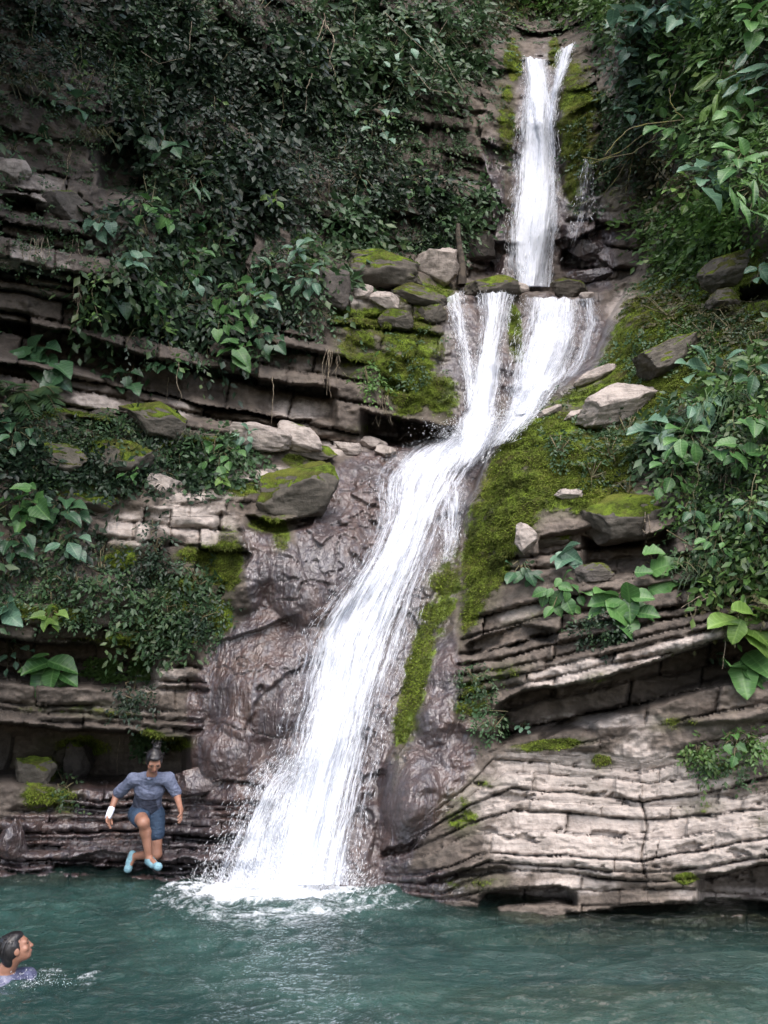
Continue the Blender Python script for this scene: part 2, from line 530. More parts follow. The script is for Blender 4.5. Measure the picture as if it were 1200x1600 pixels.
# shelf slabs
beds([(220, 745), (330, 735), (420, 725), (440, 800), (380, 806), (250, 806)], -0.06, 24, 110, 0.10, 0.08, 24)
# the wet terrace
beds([(-480, 1270), (0, 1276), (100, 1240), (130, 1218), (250, 1210), (360, 1212), (420, 1240), (410, 1400), (-480, 1400)], 0.03, 17, 190, 0.22, 0.10, 25, jag=1.3)
# the mid ledges of the far bank, rising away from the fall
beds([(726, 960), (770, 935), (860, 900), (960, 925), (1130, 905), (1240, 880), (1690, 860), (1690, 1120), (1000, 1130), (930, 1170), (800, 1160), (720, 1140), (715, 1040)], -0.22, 26, 150, 0.24, 0.13, 26)
beds([(795, 850), (900, 830), (1060, 800), (1130, 830), (1060, 900), (860, 900), (790, 910)], -0.1, 30, 110, 0.3, 0.15, 27, pieces=False)
# blocks in the rock round the middle falls
beds([(505, 420), (600, 445), (690, 455), (690, 560), (620, 560), (520, 520)], 0.1, 26, 52, 0.3, 0.14, 28)
beds([(540, 120), (700, 120), (770, 300), (770, 430), (700, 440), (560, 380)], 0.15, 40, 66, 0.45, 0.2, 29, pieces=False)
beds([(880, 330), (1000, 330), (1000, 440), (880, 440)], 0.05, 30, 90, 0.3, 0.1, 30, pieces=False)

# the layered outcrop over the pool: bedding traced bed by bed
TR = [
    [(560, 1322), (590, 1318), (640, 1282), (700, 1224), (760, 1176), (800, 1164), (860, 1171), (930, 1176), (1000, 1186), (1060, 1172), (1120, 1148), (1200, 1112), (1690, 900)],
    [(560, 1330), (590, 1326), (650, 1288), (720, 1236), (770, 1186), (860, 1191), (930, 1202), (1000, 1207), (1080, 1190), (1140, 1172), (1200, 1146), (1690, 960)],
    [(560, 1336), (590, 1332), (660, 1296), (730, 1246), (790, 1207), (870, 1209), (940, 1215), (1010, 1224), (1080, 1214), (1140, 1199), (1200, 1182), (1690, 1010)],
    [(560, 1342), (590, 1338), (660, 1303), (735, 1256), (800, 1232), (880, 1238), (950, 1243), (1005, 1254), (1080, 1243), (1140, 1230), (1200, 1216), (1690, 1060)],
    [(560, 1347), (590, 1343), (660, 1310), (740, 1266), (810, 1250), (900, 1253), (960, 1257), (1003, 1262), (1080, 1262), (1140, 1252), (1200, 1238), (1690, 1100)],
    [(560, 1352), (590, 1349), (680, 1312), (765, 1277), (800, 1268), (865, 1267), (920, 1272), (995, 1281), (1050, 1279), (1110, 1274), (1200, 1262), (1690, 1150)],
    [(560, 1358), (590, 1356), (665, 1334), (740, 1304), (800, 1300), (880, 1302), (1003, 1312), (1050, 1310), (1200, 1288), (1690, 1200)],
    [(560, 1366), (590, 1366), (665, 1368), (760, 1333), (880, 1337), (1008, 1347), (1060, 1334), (1200, 1310), (1690, 1250)],
    [(560, 1374), (590, 1376), (665, 1382), (760, 1347), (865, 1353), (1010, 1364), (1110, 1354), (1200, 1338), (1690, 1290)],
    [(560, 1382), (590, 1386), (690, 1396), (770, 1360), (862, 1362), (1010, 1378), (1110, 1372), (1200, 1350), (1690, 1330)],
    [(560, 1388), (590, 1394), (690, 1406), (780, 1388), (850, 1385), (905, 1390), (1050, 1388), (1200, 1398), (1690, 1390)],
    [(560, 1394), (590, 1402), (680, 1424), (800, 1412), (920, 1414), (1060, 1410), (1200, 1414), (1690, 1410)],
    [(560, 1404), (590, 1412), (700, 1436), (850, 1450), (1200, 1452), (1690, 1450)],
    [(560, 1500), (1690, 1500)]]
wob = fbm(np.stack([U / 70, V_ / 40, 0 * U + 3], -1), 2) * 4.0 + fbm(np.stack([U / 11, V_ / 9, 0 * U + 3], -1), 3, 0.6) * 2.2
lines = [np.interp(U, [p[0] for p in L], [p[1] for p in L]) for L in TR]
sidx = np.zeros(U.shape, int) - 1
for L in lines:
    sidx += (V_ + wob > L).astype(int)
stack = np.stack(lines)
lo_ = np.take_along_axis(stack, np.clip(sidx, 0, len(TR) - 2)[None], 0)[0]
hi_ = np.take_along_axis(stack, np.clip(sidx + 1, 1, len(TR) - 1)[None], 0)[0]
dbt, dbb = V_ + wob - lo_, hi_ - V_ - wob
fr = np.clip(dbt / np.maximum(hi_ - lo_, 1), 0, 1)
BOFF = np.array([0.04, 0.0, -0.01, 0.03, 0.01, 0.03, -0.07, -0.10, -0.02, 0.0, 0.05, 0.10, 0.16, 0.0])      # how far each bed stands out
offm = BOFF[np.clip(sidx, 0, 13)]
jx = U + 0.12 * V_ + wob * 0.6
JL = np.array([300, 170, 130, 150, 110, 190, 260, 330, 210, 160, 150, 130, 220, 400])[np.clip(sidx, 0, 13)]
q = jx / JL + 5 * hash01(sidx, 3)
jj = np.floor(q)
side = (U > 1003 + (V_ - 1255) * 0.06).astype(int)
djj = np.minimum(q - jj, 1 - (q - jj)) * JL
kink = np.abs(U - (1003 + (V_ - 1255) * 0.06) + wob * 0.9 + 5 * np.sin(V_ / 19.0))
kinkm = sstep(1235, 1255, V_) * (1 - sstep(1368, 1380, V_))
act = (outcrop > 0.02) & (sidx >= 0)
leftfade = sstep(600, 760, U)
ck = 0.075 * (1 - sstep(0.4, 3.4, np.minimum(dbt, dbb))) * (0.35 + 0.65 * hash01(sidx + (dbb < dbt), 9)) * (0.4 + 0.6 * leftfade)
deep = np.isin(sidx + (dbb < dbt), [3, 5, 7, 8, 9]).astype(float)
ck = ck * (1 + 2.4 * deep) * np.clip(0.6 + 1.5 * fbm(np.stack([U / 40 + sidx * 5.1, V_ / 60, 0 * U + 2], -1), 3), 0.08, 1.6)
ck = ck + 0.03 * (1 - sstep(0.5, 2.4, djj)) * leftfade * (hash01(sidx * 3.3 + jj, 5) > 0.45) + 0.09 * (1 - sstep(0.4, 3.0, kink)) * kinkm
ho = (hash01(sidx * 17.3 + jj * 3.7 + side * 5, 12) - 0.5) * 0.13 * (0.3 + 0.7 * leftfade)
chips = sstep(0.16, 0.24, fbm(np.stack([U / 42, V_ / 9, 0 * U + sidx * 3.3], -1), 4, 0.55)) * 0.024 + sstep(0.2, 0.26, fbm(np.stack([U / 80, V_ / 30, 0 * U + 60], -1), 4, 0.6)) * 0.09
Y = Y + act * outcrop * (offm * (0.4 + 0.6 * leftfade) + ho + ck + chips * (0.25 + 0.75 * leftfade) + 0.03 * fr - 0.10 * side * sstep(0, 60, U - 1003) * 0)
BEDS[..., 1] = np.where(act, -(sidx + fr) * 0.13, BEDS[..., 1])
BEDS[..., 0] = np.where(act, jx * PX, BEDS[..., 0])
sel = act & (outcrop > 0.6) & (U < 1210) & (U > 560) & (sidx < 13)
uq, inv = np.unique((sidx * 1000 + (jj - jj.min()) * 4 + side)[sel], return_inverse=True)
PIECE[sel] = inv + n_piece[0]
n_piece[0] += len(uq)

# ---- overhangs and hollows: lip line, how far the rock below steps back, how far down it reaches
OVER = [
    ([(905, 836), (940, 848), (1000, 838), (1060, 818)], 0.7, 62, 1),
    ([(722, 1008), (760, 990), (820, 972), (872, 985)], 0.35, 26, 1),
    ([(770, 1108), (815, 1079), (880, 1070), (960, 1052), (1050, 1022), (1130, 998), (1210, 990), (1690, 950)], 1.0, 74, 1),
    ([(838, 1146), (882, 1120), (935, 1128)], 0.3, 20, 1),
    ([(1085, 1367), (1130, 1360), (1200, 1349), (1690, 1300)], 0.75, 62, 1),
    ([(745, 1394), (800, 1389), (866, 1384), (905, 1392)], 0.6, 28, 1),
    ([(950, 1416), (1050, 1410), (1140, 1404), (1230, 1408)], 0.6, 26, 1),
    ([(660, 1372), (720, 1358), (800, 1352)], 0.2, 14, 1),
    ([(880, 1424), (960, 1422), (1080, 1426)], 0.3, 10, 1),
    ([(-480, 470), (0, 497), (100, 513), (160, 532), (230, 557), (330, 572), (420, 592), (530, 606)], 0.75, 66, 1),
    ([(100, 646), (140, 652), (186, 660)], 0.5, 22, 1),
    ([(420, 650), (470, 652), (500, 655)], 0.4, 22, 1),
    ([(0, 300), (40, 306), (76, 318)], 0.5, 34, 1),
    ([(-480, 1120), (20, 1130), (120, 1140), (200, 1140), (246, 1152), (300, 1152)], 2.4, 96, 1),
    ([(-480, 980), (0, 992), (60, 1002), (150, 1004), (250, 1008)], 1.3, 76, 1),
    ([(378, 800), (430, 816), (495, 800)], 0.45, 24, 1),
    ([(560, 634), (600, 648), (650, 656), (690, 664), (722, 668)], 1.2, 52, 1),
    ([(150, 200), (180, 190), (240, 190)], 0.9, 130, 1),
    ([(520, 430), (590, 452), (640, 436)], 0.4, 18, 1),
    ([(1150, 446), (1200, 438), (1300, 430)], 0.6, 34, 1),
    ([(100, 1340), (160, 1328), (215, 1334)], 0.22, 24, 1),
    ([(240, 1350), (290, 1338), (316, 1348)], 0.18, 16, 1),
    ([(590, 1328), (640, 1318), (656, 1300)], 0.3, 14, 1),
]
lipn = fbm(np.stack([U / 40, V_ / 200, 0 * U + 8], -1), 4, 0.6)
for ln, dlt, ext, _ in OVER:
    lu, lv = [p[0] for p in ln], [p[1] for p in ln]
    vl = np.interp(U, lu, lv) + lipn * 7
    endf = sstep(lu[0], lu[0] + 18, U) * (1 - sstep(lu[-1] - 18, lu[-1], U))
    t = (V_ - vl) / ext
    prof = sstep(0, 5 / ext, t) * (1 - sstep(0.72, 1.0, t))
    lip = np.exp(-np.clip(vl - V_, 0, 999) / 14) * (V_ <= vl) * -0.07
    Y = Y + endf * (dlt * prof + lip)

# ---- fine relief
P1 = at(U, V_, Y)
fine = fbm(P1 * np.array([5, 5, 7]), 4, 0.6)
fine2 = fbm(P1 * 16, 3, 0.6)
fl = fbm(P1 * np.array([4.0, 4.0, 2.2]) + 30, 4, 0.55)
for du_, dv_, ru_, rv_, k_ in [(490, 880, 90, 100, .38), (400, 1060, 95, 100, .34), (380, 880, 46, 80, .34), (560, 760, 60, 50, .25), (350, 1170, 60, 50, .25), (480, 1150, 70, 90, .2), (640, 1240, 50, 80, .25), (680, 1080, 40, 90, .2)]:
    Y = Y - k_ * np.clip(1 - ((U - du_) / ru_) ** 2 - ((V_ - dv_) / rv_) ** 2, 0, 1) ** 0.8
dl = np.interp(U, [330, 400, 460, 520, 580], [1002, 985, 958, 966, 950]) + 8 * lipn
Y = Y + dome * (1 - sstep(440, 480, U)) * (0.16 * sstep(0, 5, V_ - dl) * (1 - sstep(10, 90, V_ - dl)) - 0.05 * np.exp(-np.clip(dl - V_, 0, 999) / 22) * (V_ < dl))
Y = Y - dome * (0.16 * fbm(P1 * np.array([1.5, 1.5, 0.9]) + 70, 3) + 0.022 * fbm(P1 * np.array([6, 6, 2.0]) + 50, 3, 0.6, True))
cr = np.abs(fbm(P1 * np.array([0.9, 0.9, 1.1]) + 140, 4, 0.6))
Y = Y + dome * 0.07 * (1 - sstep(0.0, 0.022, cr)) + dome * 0.10 * sstep(0.10, 0.14, fbm(P1 * np.array([0.8, 0.8, 0.8]) + 170, 4, 0.55))
Y = Y - 0.055 * fine * (1 - 0.5 * outcrop) * (1 - 0.4 * dome) - 0.016 * fine2 - dome * 0.03 * fl

Y = Y - 0.55 * np.clip(1 - ((U - 902) / 36) ** 2 - ((V_ - 190) / 130) ** 2, 0, 1) ** 0.7
Y = Y - 0.45 * np.clip(1 - ((U - 835) / 120) ** 2 - ((V_ - 765) / 150) ** 2, 0, 1) ** 0.8 * RIGHT
slope_m = sstep(-20, 30, sdf([(975, 470), (1050, 372), (1200, 380), (1200, 620), (1000, 760), (985, 800), (850, 800), (770, 940), (720, 1010), (712, 900), (735, 790), (770, 715), (815, 655), (880, 612), (930, 585)]))
Y = Y - slope_m * (0.16 * fbm(P1 * np.array([1.8, 1.8, 2.6]) + 90, 4, 0.6) + 0.05 * fbm(P1 * 7.0 + 60, 3, 0.6, True))
# ---- masks: moss, wet, pale
BLOBN = 0.42 * fbm(np.stack([U / 46, V_ / 34, 0 * U + 31], -1), 5, 0.62)


def blobs(lst):
    out = np.zeros(U.shape)
    for b in lst:
        u0, v0, ru, rv = b[:4]
        ang = math.radians(b[4]) if len(b) > 4 else 0
        k = b[5] if len(b) > 5 else 1.0
        du, dv = U - u0, V_ - v0
        x, y = du * math.cos(ang) + dv * math.sin(ang), -du * math.sin(ang) + dv * math.cos(ang)
        out = np.maximum(out, k * (1 - sstep(0.25, 1.3, np.sqrt((x / ru) ** 2 + (y / rv) ** 2) + BLOBN)))
    return out


slope_poly = [(975, 470), (1050, 372), (1200, 380), (1200, 520), (1080, 620), (1000, 700), (985, 800), (850, 800), (815, 860), (770, 940), (720, 1010), (712, 900), (735, 790), (770, 715), (815, 655), (880, 612), (930, 585)]
MOSS = np.maximum(sstep(-25, 25, sdf(slope_poly)) * 0.9, blobs([
    (648, 1070, 26, 150, 13), (690, 930, 34, 90, 18), (640, 560, 70, 105, 0), (668, 460, 52, 30, 0), (690, 620, 30, 60), (805, 520, 15, 55, -5), (600, 505, 80, 30, 10, .8), (540, 500, 40, 30, 0, .7),
    (900, 195, 34, 150, 0, 1.0), (925, 210, 35, 110, 0, .55), (802, 95, 18, 40), (866, 84, 14, 30), (790, 190, 20, 90, 0, .7), (940, 300, 60, 60, 0, .4),
    (1110, 430, 90, 60, -20, .7), (1180, 480, 60, 60, 0, .6), (865, 1164, 70, 12, -4, .9), (940, 1186, 24, 18, 0, .75), (1130, 1196, 48, 24, -10, .62), (1090, 1262, 60, 22, 0, .5), (1170, 1290, 40, 16, -15, .7),
    (720, 1270, 40, 46, -40, .5), (770, 1222, 40, 14, 0, .6), (730, 1385, 70, 22, -8, .5), (1070, 1372, 24, 12), (910, 1210, 30, 10, 0, .4), (740, 1090, 40, 50, 0, .7), (790, 1050, 50, 20, -15, .6), (930, 1060, 60, 14, -12, .35), (1050, 1130, 60, 16, 0, .5),
    (840, 960, 70, 18, -18, .5), (180, 715, 90, 46, 6, .8), (120, 770, 80, 30, 12, .7), (60, 690, 70, 40, 0, .5), (450, 775, 48, 40, 0, 1), (470, 722, 50, 16, 10, .8), (350, 880, 36, 70, 8, 1), (300, 930, 70, 60, 0, .85), (250, 980, 90, 40, 0, .8), (340, 960, 40, 40, 0, .8),
    (190, 870, 40, 40, 0, .6), (80, 955, 90, 22, 5, .8), (60, 1200, 44, 34), (60, 1245, 40, 26), (125, 1165, 70, 22, 0, .7), (270, 1160, 40, 16, 0, .8), (235, 1150, 34, 16, 0, .8), (440, 840, 20, 26, 0, .8), (100, 1250, 30, 30, 0, .6),
    (260, 690, 70, 40, 0, .6), (405, 440, 40, 22, 0, .6), (420, 700, 30, 20, 0, .5), (560, 672, 40, 14, 0, .5), (100, 650, 120, 16, 4, .7), (330, 690, 60, 14, 8, .7), (380, 765, 60, 16, -6, .6), (420, 820, 40, 18, 0, .8), (320, 870, 60, 30, 0, .7), (170, 1000, 120, 20, 2, .6), (130, 1110, 120, 16, 2, .5), (560, 540, 50, 60, 0, .7), (620, 680, 60, 16, 0, .3)]))
WET = np.maximum.reduce([sstep(-30, 20, sdf([(340, 1010), (400, 960), (380, 830), (410, 820), (470, 870), (470, 800), (520, 740), (570, 710), (700, 690), (790, 660), (740, 760), (715, 880), (700, 960), (725, 1120), (720, 1220), (640, 1330), (600, 1480), (-480, 1480), (-480, 1280), (0, 1290), (90, 1260), (120, 1225), (300, 1215), (300, 1090)])),
                         blobs([(740, 560, 75, 120), (870, 560, 110, 130, 20), (650, 520, 0.1, 0.1), (915, 370, 60, 110, -8, .9), (770, 330, 26, 150, 0, .9), (850, 250, 60, 200), (640, 690, 90, 20), (700, 1180, 50, 40), (660, 1390, 90, 40, 0, .9)]),
                         np.where(V_ > 1430 + 0 * U, 1.0, 0.0) * sstep(1425, 1440, V_)])
WET = WET * (1 - 0.5 * sstep(0.5, 0.9, MOSS) * (U > 720))
PALE = np.clip(blobs([(950, 1220, 240, 60, 0, .95), (900, 1310, 160, 70, 0, 1), (1120, 1300, 130, 70, -12, .9), (1010, 1250, 90, 110, 0, .9), (1160, 1180, 90, 30, -18, .8), (760, 1255, 70, 40, 0, .55), (900, 1385, 90, 22, 0, .55), (1140, 1400, 120, 20, 0, .5), (950, 1125, 120, 14, 0, .75),
                        (900, 1050, 110, 28, -10, .62), (1060, 1010, 110, 20, -16, .5), (820, 955, 50, 14, -16, .6), (300, 815, 90, 34, 4, .8), (200, 830, 46, 34, 0, .8), (330, 850, 30, 40, 0, .7), (200, 890, 30, 60, 0, .55), (340, 762, 110, 26, -6, .8), (430, 745, 40, 24, 0, .75),
                        (560, 455, 44, 34, 0, .7), (620, 470, 60, 24, 0, .5), (720, 420, 60, 40, 0, .4), (60, 420, 90, 60, 10, .42), (60, 300, 80, 50, 0, .42), (60, 520, 140, 26, 10, .2), (300, 590, 260, 26, 11, .16), (470, 640, 60, 22, 5, .6), (150, 630, 60, 20, 10, .55), (560, 700, 80, 20, 0, .6), (960, 500, 26, 60, 25, .8),
                        (930, 420, 50, 26, 0, .4), (890, 610, 90, 12, -20, .6), (640, 230, 110, 130, 0, .2), (250, 1060, 60, 40, 0, .45), (180, 1110, 110, 14, 0, .5), (280, 640, 40, 20, 0, .5)]) + 0.06, 0, 1)
MOSS = MOSS * np.clip(0.82 + 0.9 * fbm(P0 * np.array([1.5, 1.5, 2.4]) + 12, 4, 0.6), 0.25, 1.1)
MOSS = MOSS * (1 - 0.8 * sstep(0.6, 0.95, PALE) * (blobs([(950, 1220, 240, 40), (900, 1310, 160, 70), (1100, 1310, 120, 60)]) > .3) * (blobs([(1130, 1196, 48, 24), (940, 1186, 28, 22), (1090, 1262, 60, 22)]) < .3))

P2 = at(U, V_, Y)
TERR_Y = Y


def surf(u, v):
    """Rock surface point seen at photo pixel (u, v)."""
    j = np.clip(np.searchsorted(us, np.asarray(u)), 0, NU - 1)
    i = np.clip(np.searchsorted(vs, np.asarray(v)), 0, NV - 1)
    return P2[i, j]


_du = np.gradient(P2, axis=1)
_dv = np.gradient(P2, axis=0)
NRM = np.cross(_du, _dv)
NRM /= np.linalg.norm(NRM, axis=-1, keepdims=True) + 1e-12
NRM = np.where((NRM * (P2 - np.array([0, 0, CAMZ]))).sum(-1, keepdims=True) > 0, -NRM, NRM)


def snorm(u, v):
    j = np.clip(np.searchsorted(us, np.asarray(u)), 0, NU - 1)
    i = np.clip(np.searchsorted(vs, np.asarray(v)), 0, NV - 1)
    return NRM[i, j]


SHADE_TINT = np.clip(blobs([(200, 250, 560, 330, 0, .9), (250, 560, 420, 120, 10, .75), (100, 1150, 240, 110, 0, .8), (650, 250, 200, 260, 0, .55), (100, 950, 240, 90, 0, .6)]) * (0.55 + 1.2 * fbm(P2 * 1.3 + 3, 4)), 0, 1) * (1 - 0.6 * (PALE > 0.4))  # shade of the left wall and its hollows, put into the rock colour
MASK = np.stack([MOSS, np.clip(WET, 0, 1), PALE, SHADE_TINT], -1).reshape(-1, 4)
BEDF = BEDS.reshape(-1, 3)
PF = P2.reshape(-1, 3)
vid = np.arange(NV * NU).reshape(NV, NU)
QUADS = np.stack([vid[1:, :-1], vid[1:, 1:], vid[:-1, 1:], vid[:-1, :-1]], -1).reshape(-1, 4)
qz = PF[QUADS][:, :, 2].max(1)
keep = qz > -0.9
qp = PIECE[:-1, :-1].ravel()
# pieces too small to tell apart stay in the cliff; only the largest 290 become slabs of their own
cnt = np.bincount(qp[(qp >= 0) & keep], minlength=n_piece[0])
order = np.argsort(-cnt)
good = np.zeros(n_piece[0], bool)
good[order[:290]] = True
good &= cnt > 45
is_piece = (qp >= 0) & good[np.clip(qp, 0, None)]


def sub_mesh(name, quads, skirt=0.0):
    used, inv = np.unique(quads, return_inverse=True)
    Qn = inv.reshape(quads.shape)
    Vn, Mn, Bn = PF[used], MASK[used], BEDF[used]
    if skirt:
        e = np.concatenate([Qn[:, [0, 1]], Qn[:, [1, 2]], Qn[:, [2, 3]], Qn[:, [3, 0]]])
        key = np.sort(e, 1)
        kk = key[:, 0].astype(np.int64) * len(used) + key[:, 1]
        _, first, c = np.unique(kk, return_index=True, return_counts=True)
        be = e[first[c == 1]]
        bv, binv = np.unique(be, return_inverse=True)
        binv = binv.reshape(be.shape) + len(Vn)
        back_ = Vn[bv] + (Vn[bv] - np.array([0, 0, CAMZ])) / np.linalg.norm(Vn[bv] - np.array([0, 0, CAMZ]), axis=1, keepdims=True) * skirt
        Qs = np.stack([be[:, 1], be[:, 0], binv[:, 0], binv[:, 1]], 1)
        Vn = np.concatenate([Vn, back_])
        Mn = np.concatenate([Mn, Mn[bv]])
        Bn = np.concatenate([Bn, Bn[bv]])
        Qn = np.concatenate([Qn, Qs])
    me = mesh_np(name, Vn, Q=Qn, smooth=True)
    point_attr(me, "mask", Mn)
    point_attr(me, "bed", Bn, 'FLOAT_VECTOR')
    return me


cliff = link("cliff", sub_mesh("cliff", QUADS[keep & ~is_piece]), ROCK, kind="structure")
ordq = np.argsort(qp[is_piece & keep], kind='stable')
pq = QUADS[is_piece & keep][ordq]
pid = qp[is_piece & keep][ordq]
cuts = np.flatnonzero(np.diff(pid)) + 1
for blk_q in np.split(pq, cuts):
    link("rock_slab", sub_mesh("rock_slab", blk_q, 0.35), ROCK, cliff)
print("slabs", len(cuts) + 1)

# ------------------------------------------------------------------ water: the falls, the pool and its bed
def water_sheet_material(name, lo, hi, grain):
    m, N = mat(name)
    f = N.attr("flow").outputs["Vector"]
    sp = N.n("SeparateXYZ")
    N.put(sp.inputs[0], f)
    dens = N.attr("dens").outputs["Fac"]
    a = N.noise(N.scalevec(f, (9.0 * grain, 0.55, 1)), 1.0, 4, 0.6)
    b = N.noise(N.scalevec(f, (30.0 * grain, 2.4, 1)), 1.0, 4, 0.65)
    c = N.noise(N.scalevec(f, (55.0 * grain, 9.0, 1)), 1.0, 3, 0.6)
    s = N.math('ADD', N.math('ADD', N.math('MULTIPLY', a, 0.8), N.math('MULTIPLY', b, 0.75)), N.math('MULTIPLY', c, 0.45))
    s = N.math('ADD', N.math('MULTIPLY', N.math('SUBTRACT', s, 1.0), 1.9), dens)
    alpha = N.ramp(s, lo, hi)
    d = N.n("BsdfDiffuse")
    d.inputs[0].default_value = (0.82, 0.855, 0.94, 1)
    tr = N.n("BsdfTranslucent")
    tr.inputs[0].default_value = (0.82, 0.855, 0.94, 1)
    g = N.n("BsdfGlossy")
    g.inputs[1].default_value = 0.3
    nb = N.bump(s, 0.45, 0.08)
    for x in (d, g):
        N.put(x.inputs["Normal"], nb)
    m1, m2, m3 = N.n("MixShader"), N.n("MixShader"), N.n("MixShader")
    m1.inputs[0].default_value = 0.18
    N.put(m1.inputs[1], d.outputs[0])
    N.put(m1.inputs[2], tr.outputs[0])
    m2.inputs[0].default_value = 0.06
    N.put(m2.inputs[1], m1.outputs[0])
    N.put(m2.inputs[2], g.outputs[0])
    tp = N.n("BsdfTransparent")
    N.put(m3.inputs[0], alpha)
    N.put(m3.inputs[1], tp.outputs[0])
    N.put(m3.inputs[2], m2.outputs[0])
    N.t.links.new(m3.outputs[0], N.out.inputs[0])
    return m


SHEET = water_sheet_material("falling_water", 0.02, 1.02, 1.0)
m_, N_ = mat("water_spray")
N_.bsdf(Base_Color=(0.88, 0.9, 0.94), Roughness=0.35)
SPRAY = m_


def resample(rows, n):
    rows = np.array(rows, float)                       # (k, 2, 2)
    mid = rows.mean(1)
    d = np.concatenate([[0], np.cumsum(np.linalg.norm(np.diff(mid, axis=0), axis=1))])
    # Catmull-like smoothing through cubic interpolation of each coordinate
    t = np.linspace(0, d[-1], n)
    out = np.stack([np.interp(t, d, rows[:, i, j]) for i in range(2) for j in range(2)], -1)
    k = np.hanning(max(5, n // 14) | 1)
    k /= k.sum()
    pad = len(k) // 2
    op = np.concatenate([np.repeat(out[:1], pad, 0), out, np.repeat(out[-1:], pad, 0)])
    out = np.stack([np.convolve(op[:, c], k, 'valid') for c in range(4)], -1)
    return out.reshape(n, 2, 2)


def smooth1(a, w):
    k = np.hanning(w | 1)
    k /= k.sum()
    p = len(k) // 2
    return np.stack([np.convolve(np.pad(a[:, c], p, 'edge'), k, 'valid') for c in range(a.shape[1])], 1)


def fall(root, rows, n_al, n_ac, off, bulge, dens, seed, drops, widen=0.14, back=None, spread=0.04, calm=9):
    """One sheet of falling water between its left and right edge, carried on the rock, plus the drops that fly off it."""
    r = np.random.default_rng(seed)
    R = resample(rows, n_al)
    w = np.linspace(-widen, 1 + widen, n_ac)
    uv = R[:, 0][:, None] * (1 - w)[None, :, None] + R[:, 1][:, None] * w[None, :, None]
    tl = np.linspace(0, 1, n_al)[:, None]
    uv[..., 1] += 9 * np.exp(-tl / 0.05) * fbm(np.stack([w * 5 + seed, 0 * w, 0 * w], -1), 3)[None]
    jit = fbm(np.stack([uv[..., 1] / 45, uv[..., 0] / 70, 0 * uv[..., 0] + seed], -1), 3) * 5
    uv[..., 0] += jit * np.abs(w - 0.5)[None] * 2
    Yt = TERR_Y[np.clip(np.searchsorted(vs, uv[..., 1]), 0, NV - 1), np.clip(np.searchsorted(us, uv[..., 0]), 0, NU - 1)]
    if back is not None:
        Yt = np.minimum(Yt, back)
    raw = Yt.copy()
    for _ in range(4):
        Yp = np.pad(Yt, 1, 'edge')
        Yt = np.minimum.reduce([Yp[1:-1, :-2], Yp[1:-1, 2:], Yp[:-2, 1:-1], Yp[2:, 1:-1], Yt])
    Yt = smooth1(Yt, max(15, n_al // calm))
    Yt = smooth1(Yt.T, 7).T
    Yt = np.minimum(Yt, raw + 0.02)
    Yt = smooth1(Yt, 11)
    P = at(uv[..., 0], uv[..., 1], Yt)
    seg = np.linalg.norm(np.diff(P[:, n_ac // 2], axis=0), axis=1)
    tm = np.concatenate([[0], np.cumsum(seg)])
    wid = np.linalg.norm(P[:, -1] - P[:, 0], axis=1)
    fx = (w[None] * smooth1(wid[:, None], 41).mean() + 0 * tm[:, None])
    fl_ = np.stack([fx + seed * 3.7, tm[:, None] + 0 * fx, 0 * fx], -1)
    strand = fbm(fl_ * np.array([5.0, 0.45, 1]), 4, 0.6) * 0.10 + fbm(fl_ * np.array([17.0, 1.6, 1]), 3, 0.6) * 0.035
    Yw = Yt - off - bulge * np.sin(np.clip(w, 0, 1) * math.pi)[None] - strand - 0.05
    P = at(uv[..., 0], uv[..., 1], Yw)
    edge = np.clip(np.minimum(w + widen, 1 + widen - w) / (widen + 0.30), 0, 1) ** 0.8
    dn = np.interp(np.linspace(0, 1, n_al), np.linspace(0, 1, len(dens)), dens)
    D = dn[:, None] * (0.30 + 0.70 * edge[None]) - (1 - edge[None]) * 0.38 + 0.12 * fbm(fl_ * np.array([2.2, 0.3, 1]) + 5, 2)
    gid = np.arange(n_al * n_ac).reshape(n_al, n_ac)
    Q = np.stack([gid[1:, :-1], gid[1:, 1:], gid[:-1, 1:], gid[:-1, :-1]], -1).reshape(-1, 4)
    me = mesh_np("water_sheet", P.reshape(-1, 3), Q=Q, smooth=True)
    point_attr(me, "flow", fl_.reshape(-1, 3), 'FLOAT_VECTOR')
    point_attr(me, "dens", D.reshape(-1), 'FLOAT')
    link("water_sheet", me, SHEET, root)
    # flying drops, stretched along the flow
    i = r.integers(0, n_al - 2, drops)
    i = np.sort(i)
    k = np.clip((r.beta(0.7, 0.7, drops) * (n_ac - 1)).astype(int), 0, n_ac - 1)
    c = P[i, k]
    tan = P[np.minimum(i + 3, n_al - 1), k] - c
    tan /= np.linalg.norm(tan, axis=1, keepdims=True) + 1e-9
    out = r.normal(size=(drops, 3)) * spread * np.array([0.55, 0.35, 0.35]) + np.array([0, -1, 0.15]) * np.abs(r.normal(size=(drops, 1))) * spread * 0.8
    c = c + out * (0.3 + r.random((drops, 1)))
    return c, tan, r


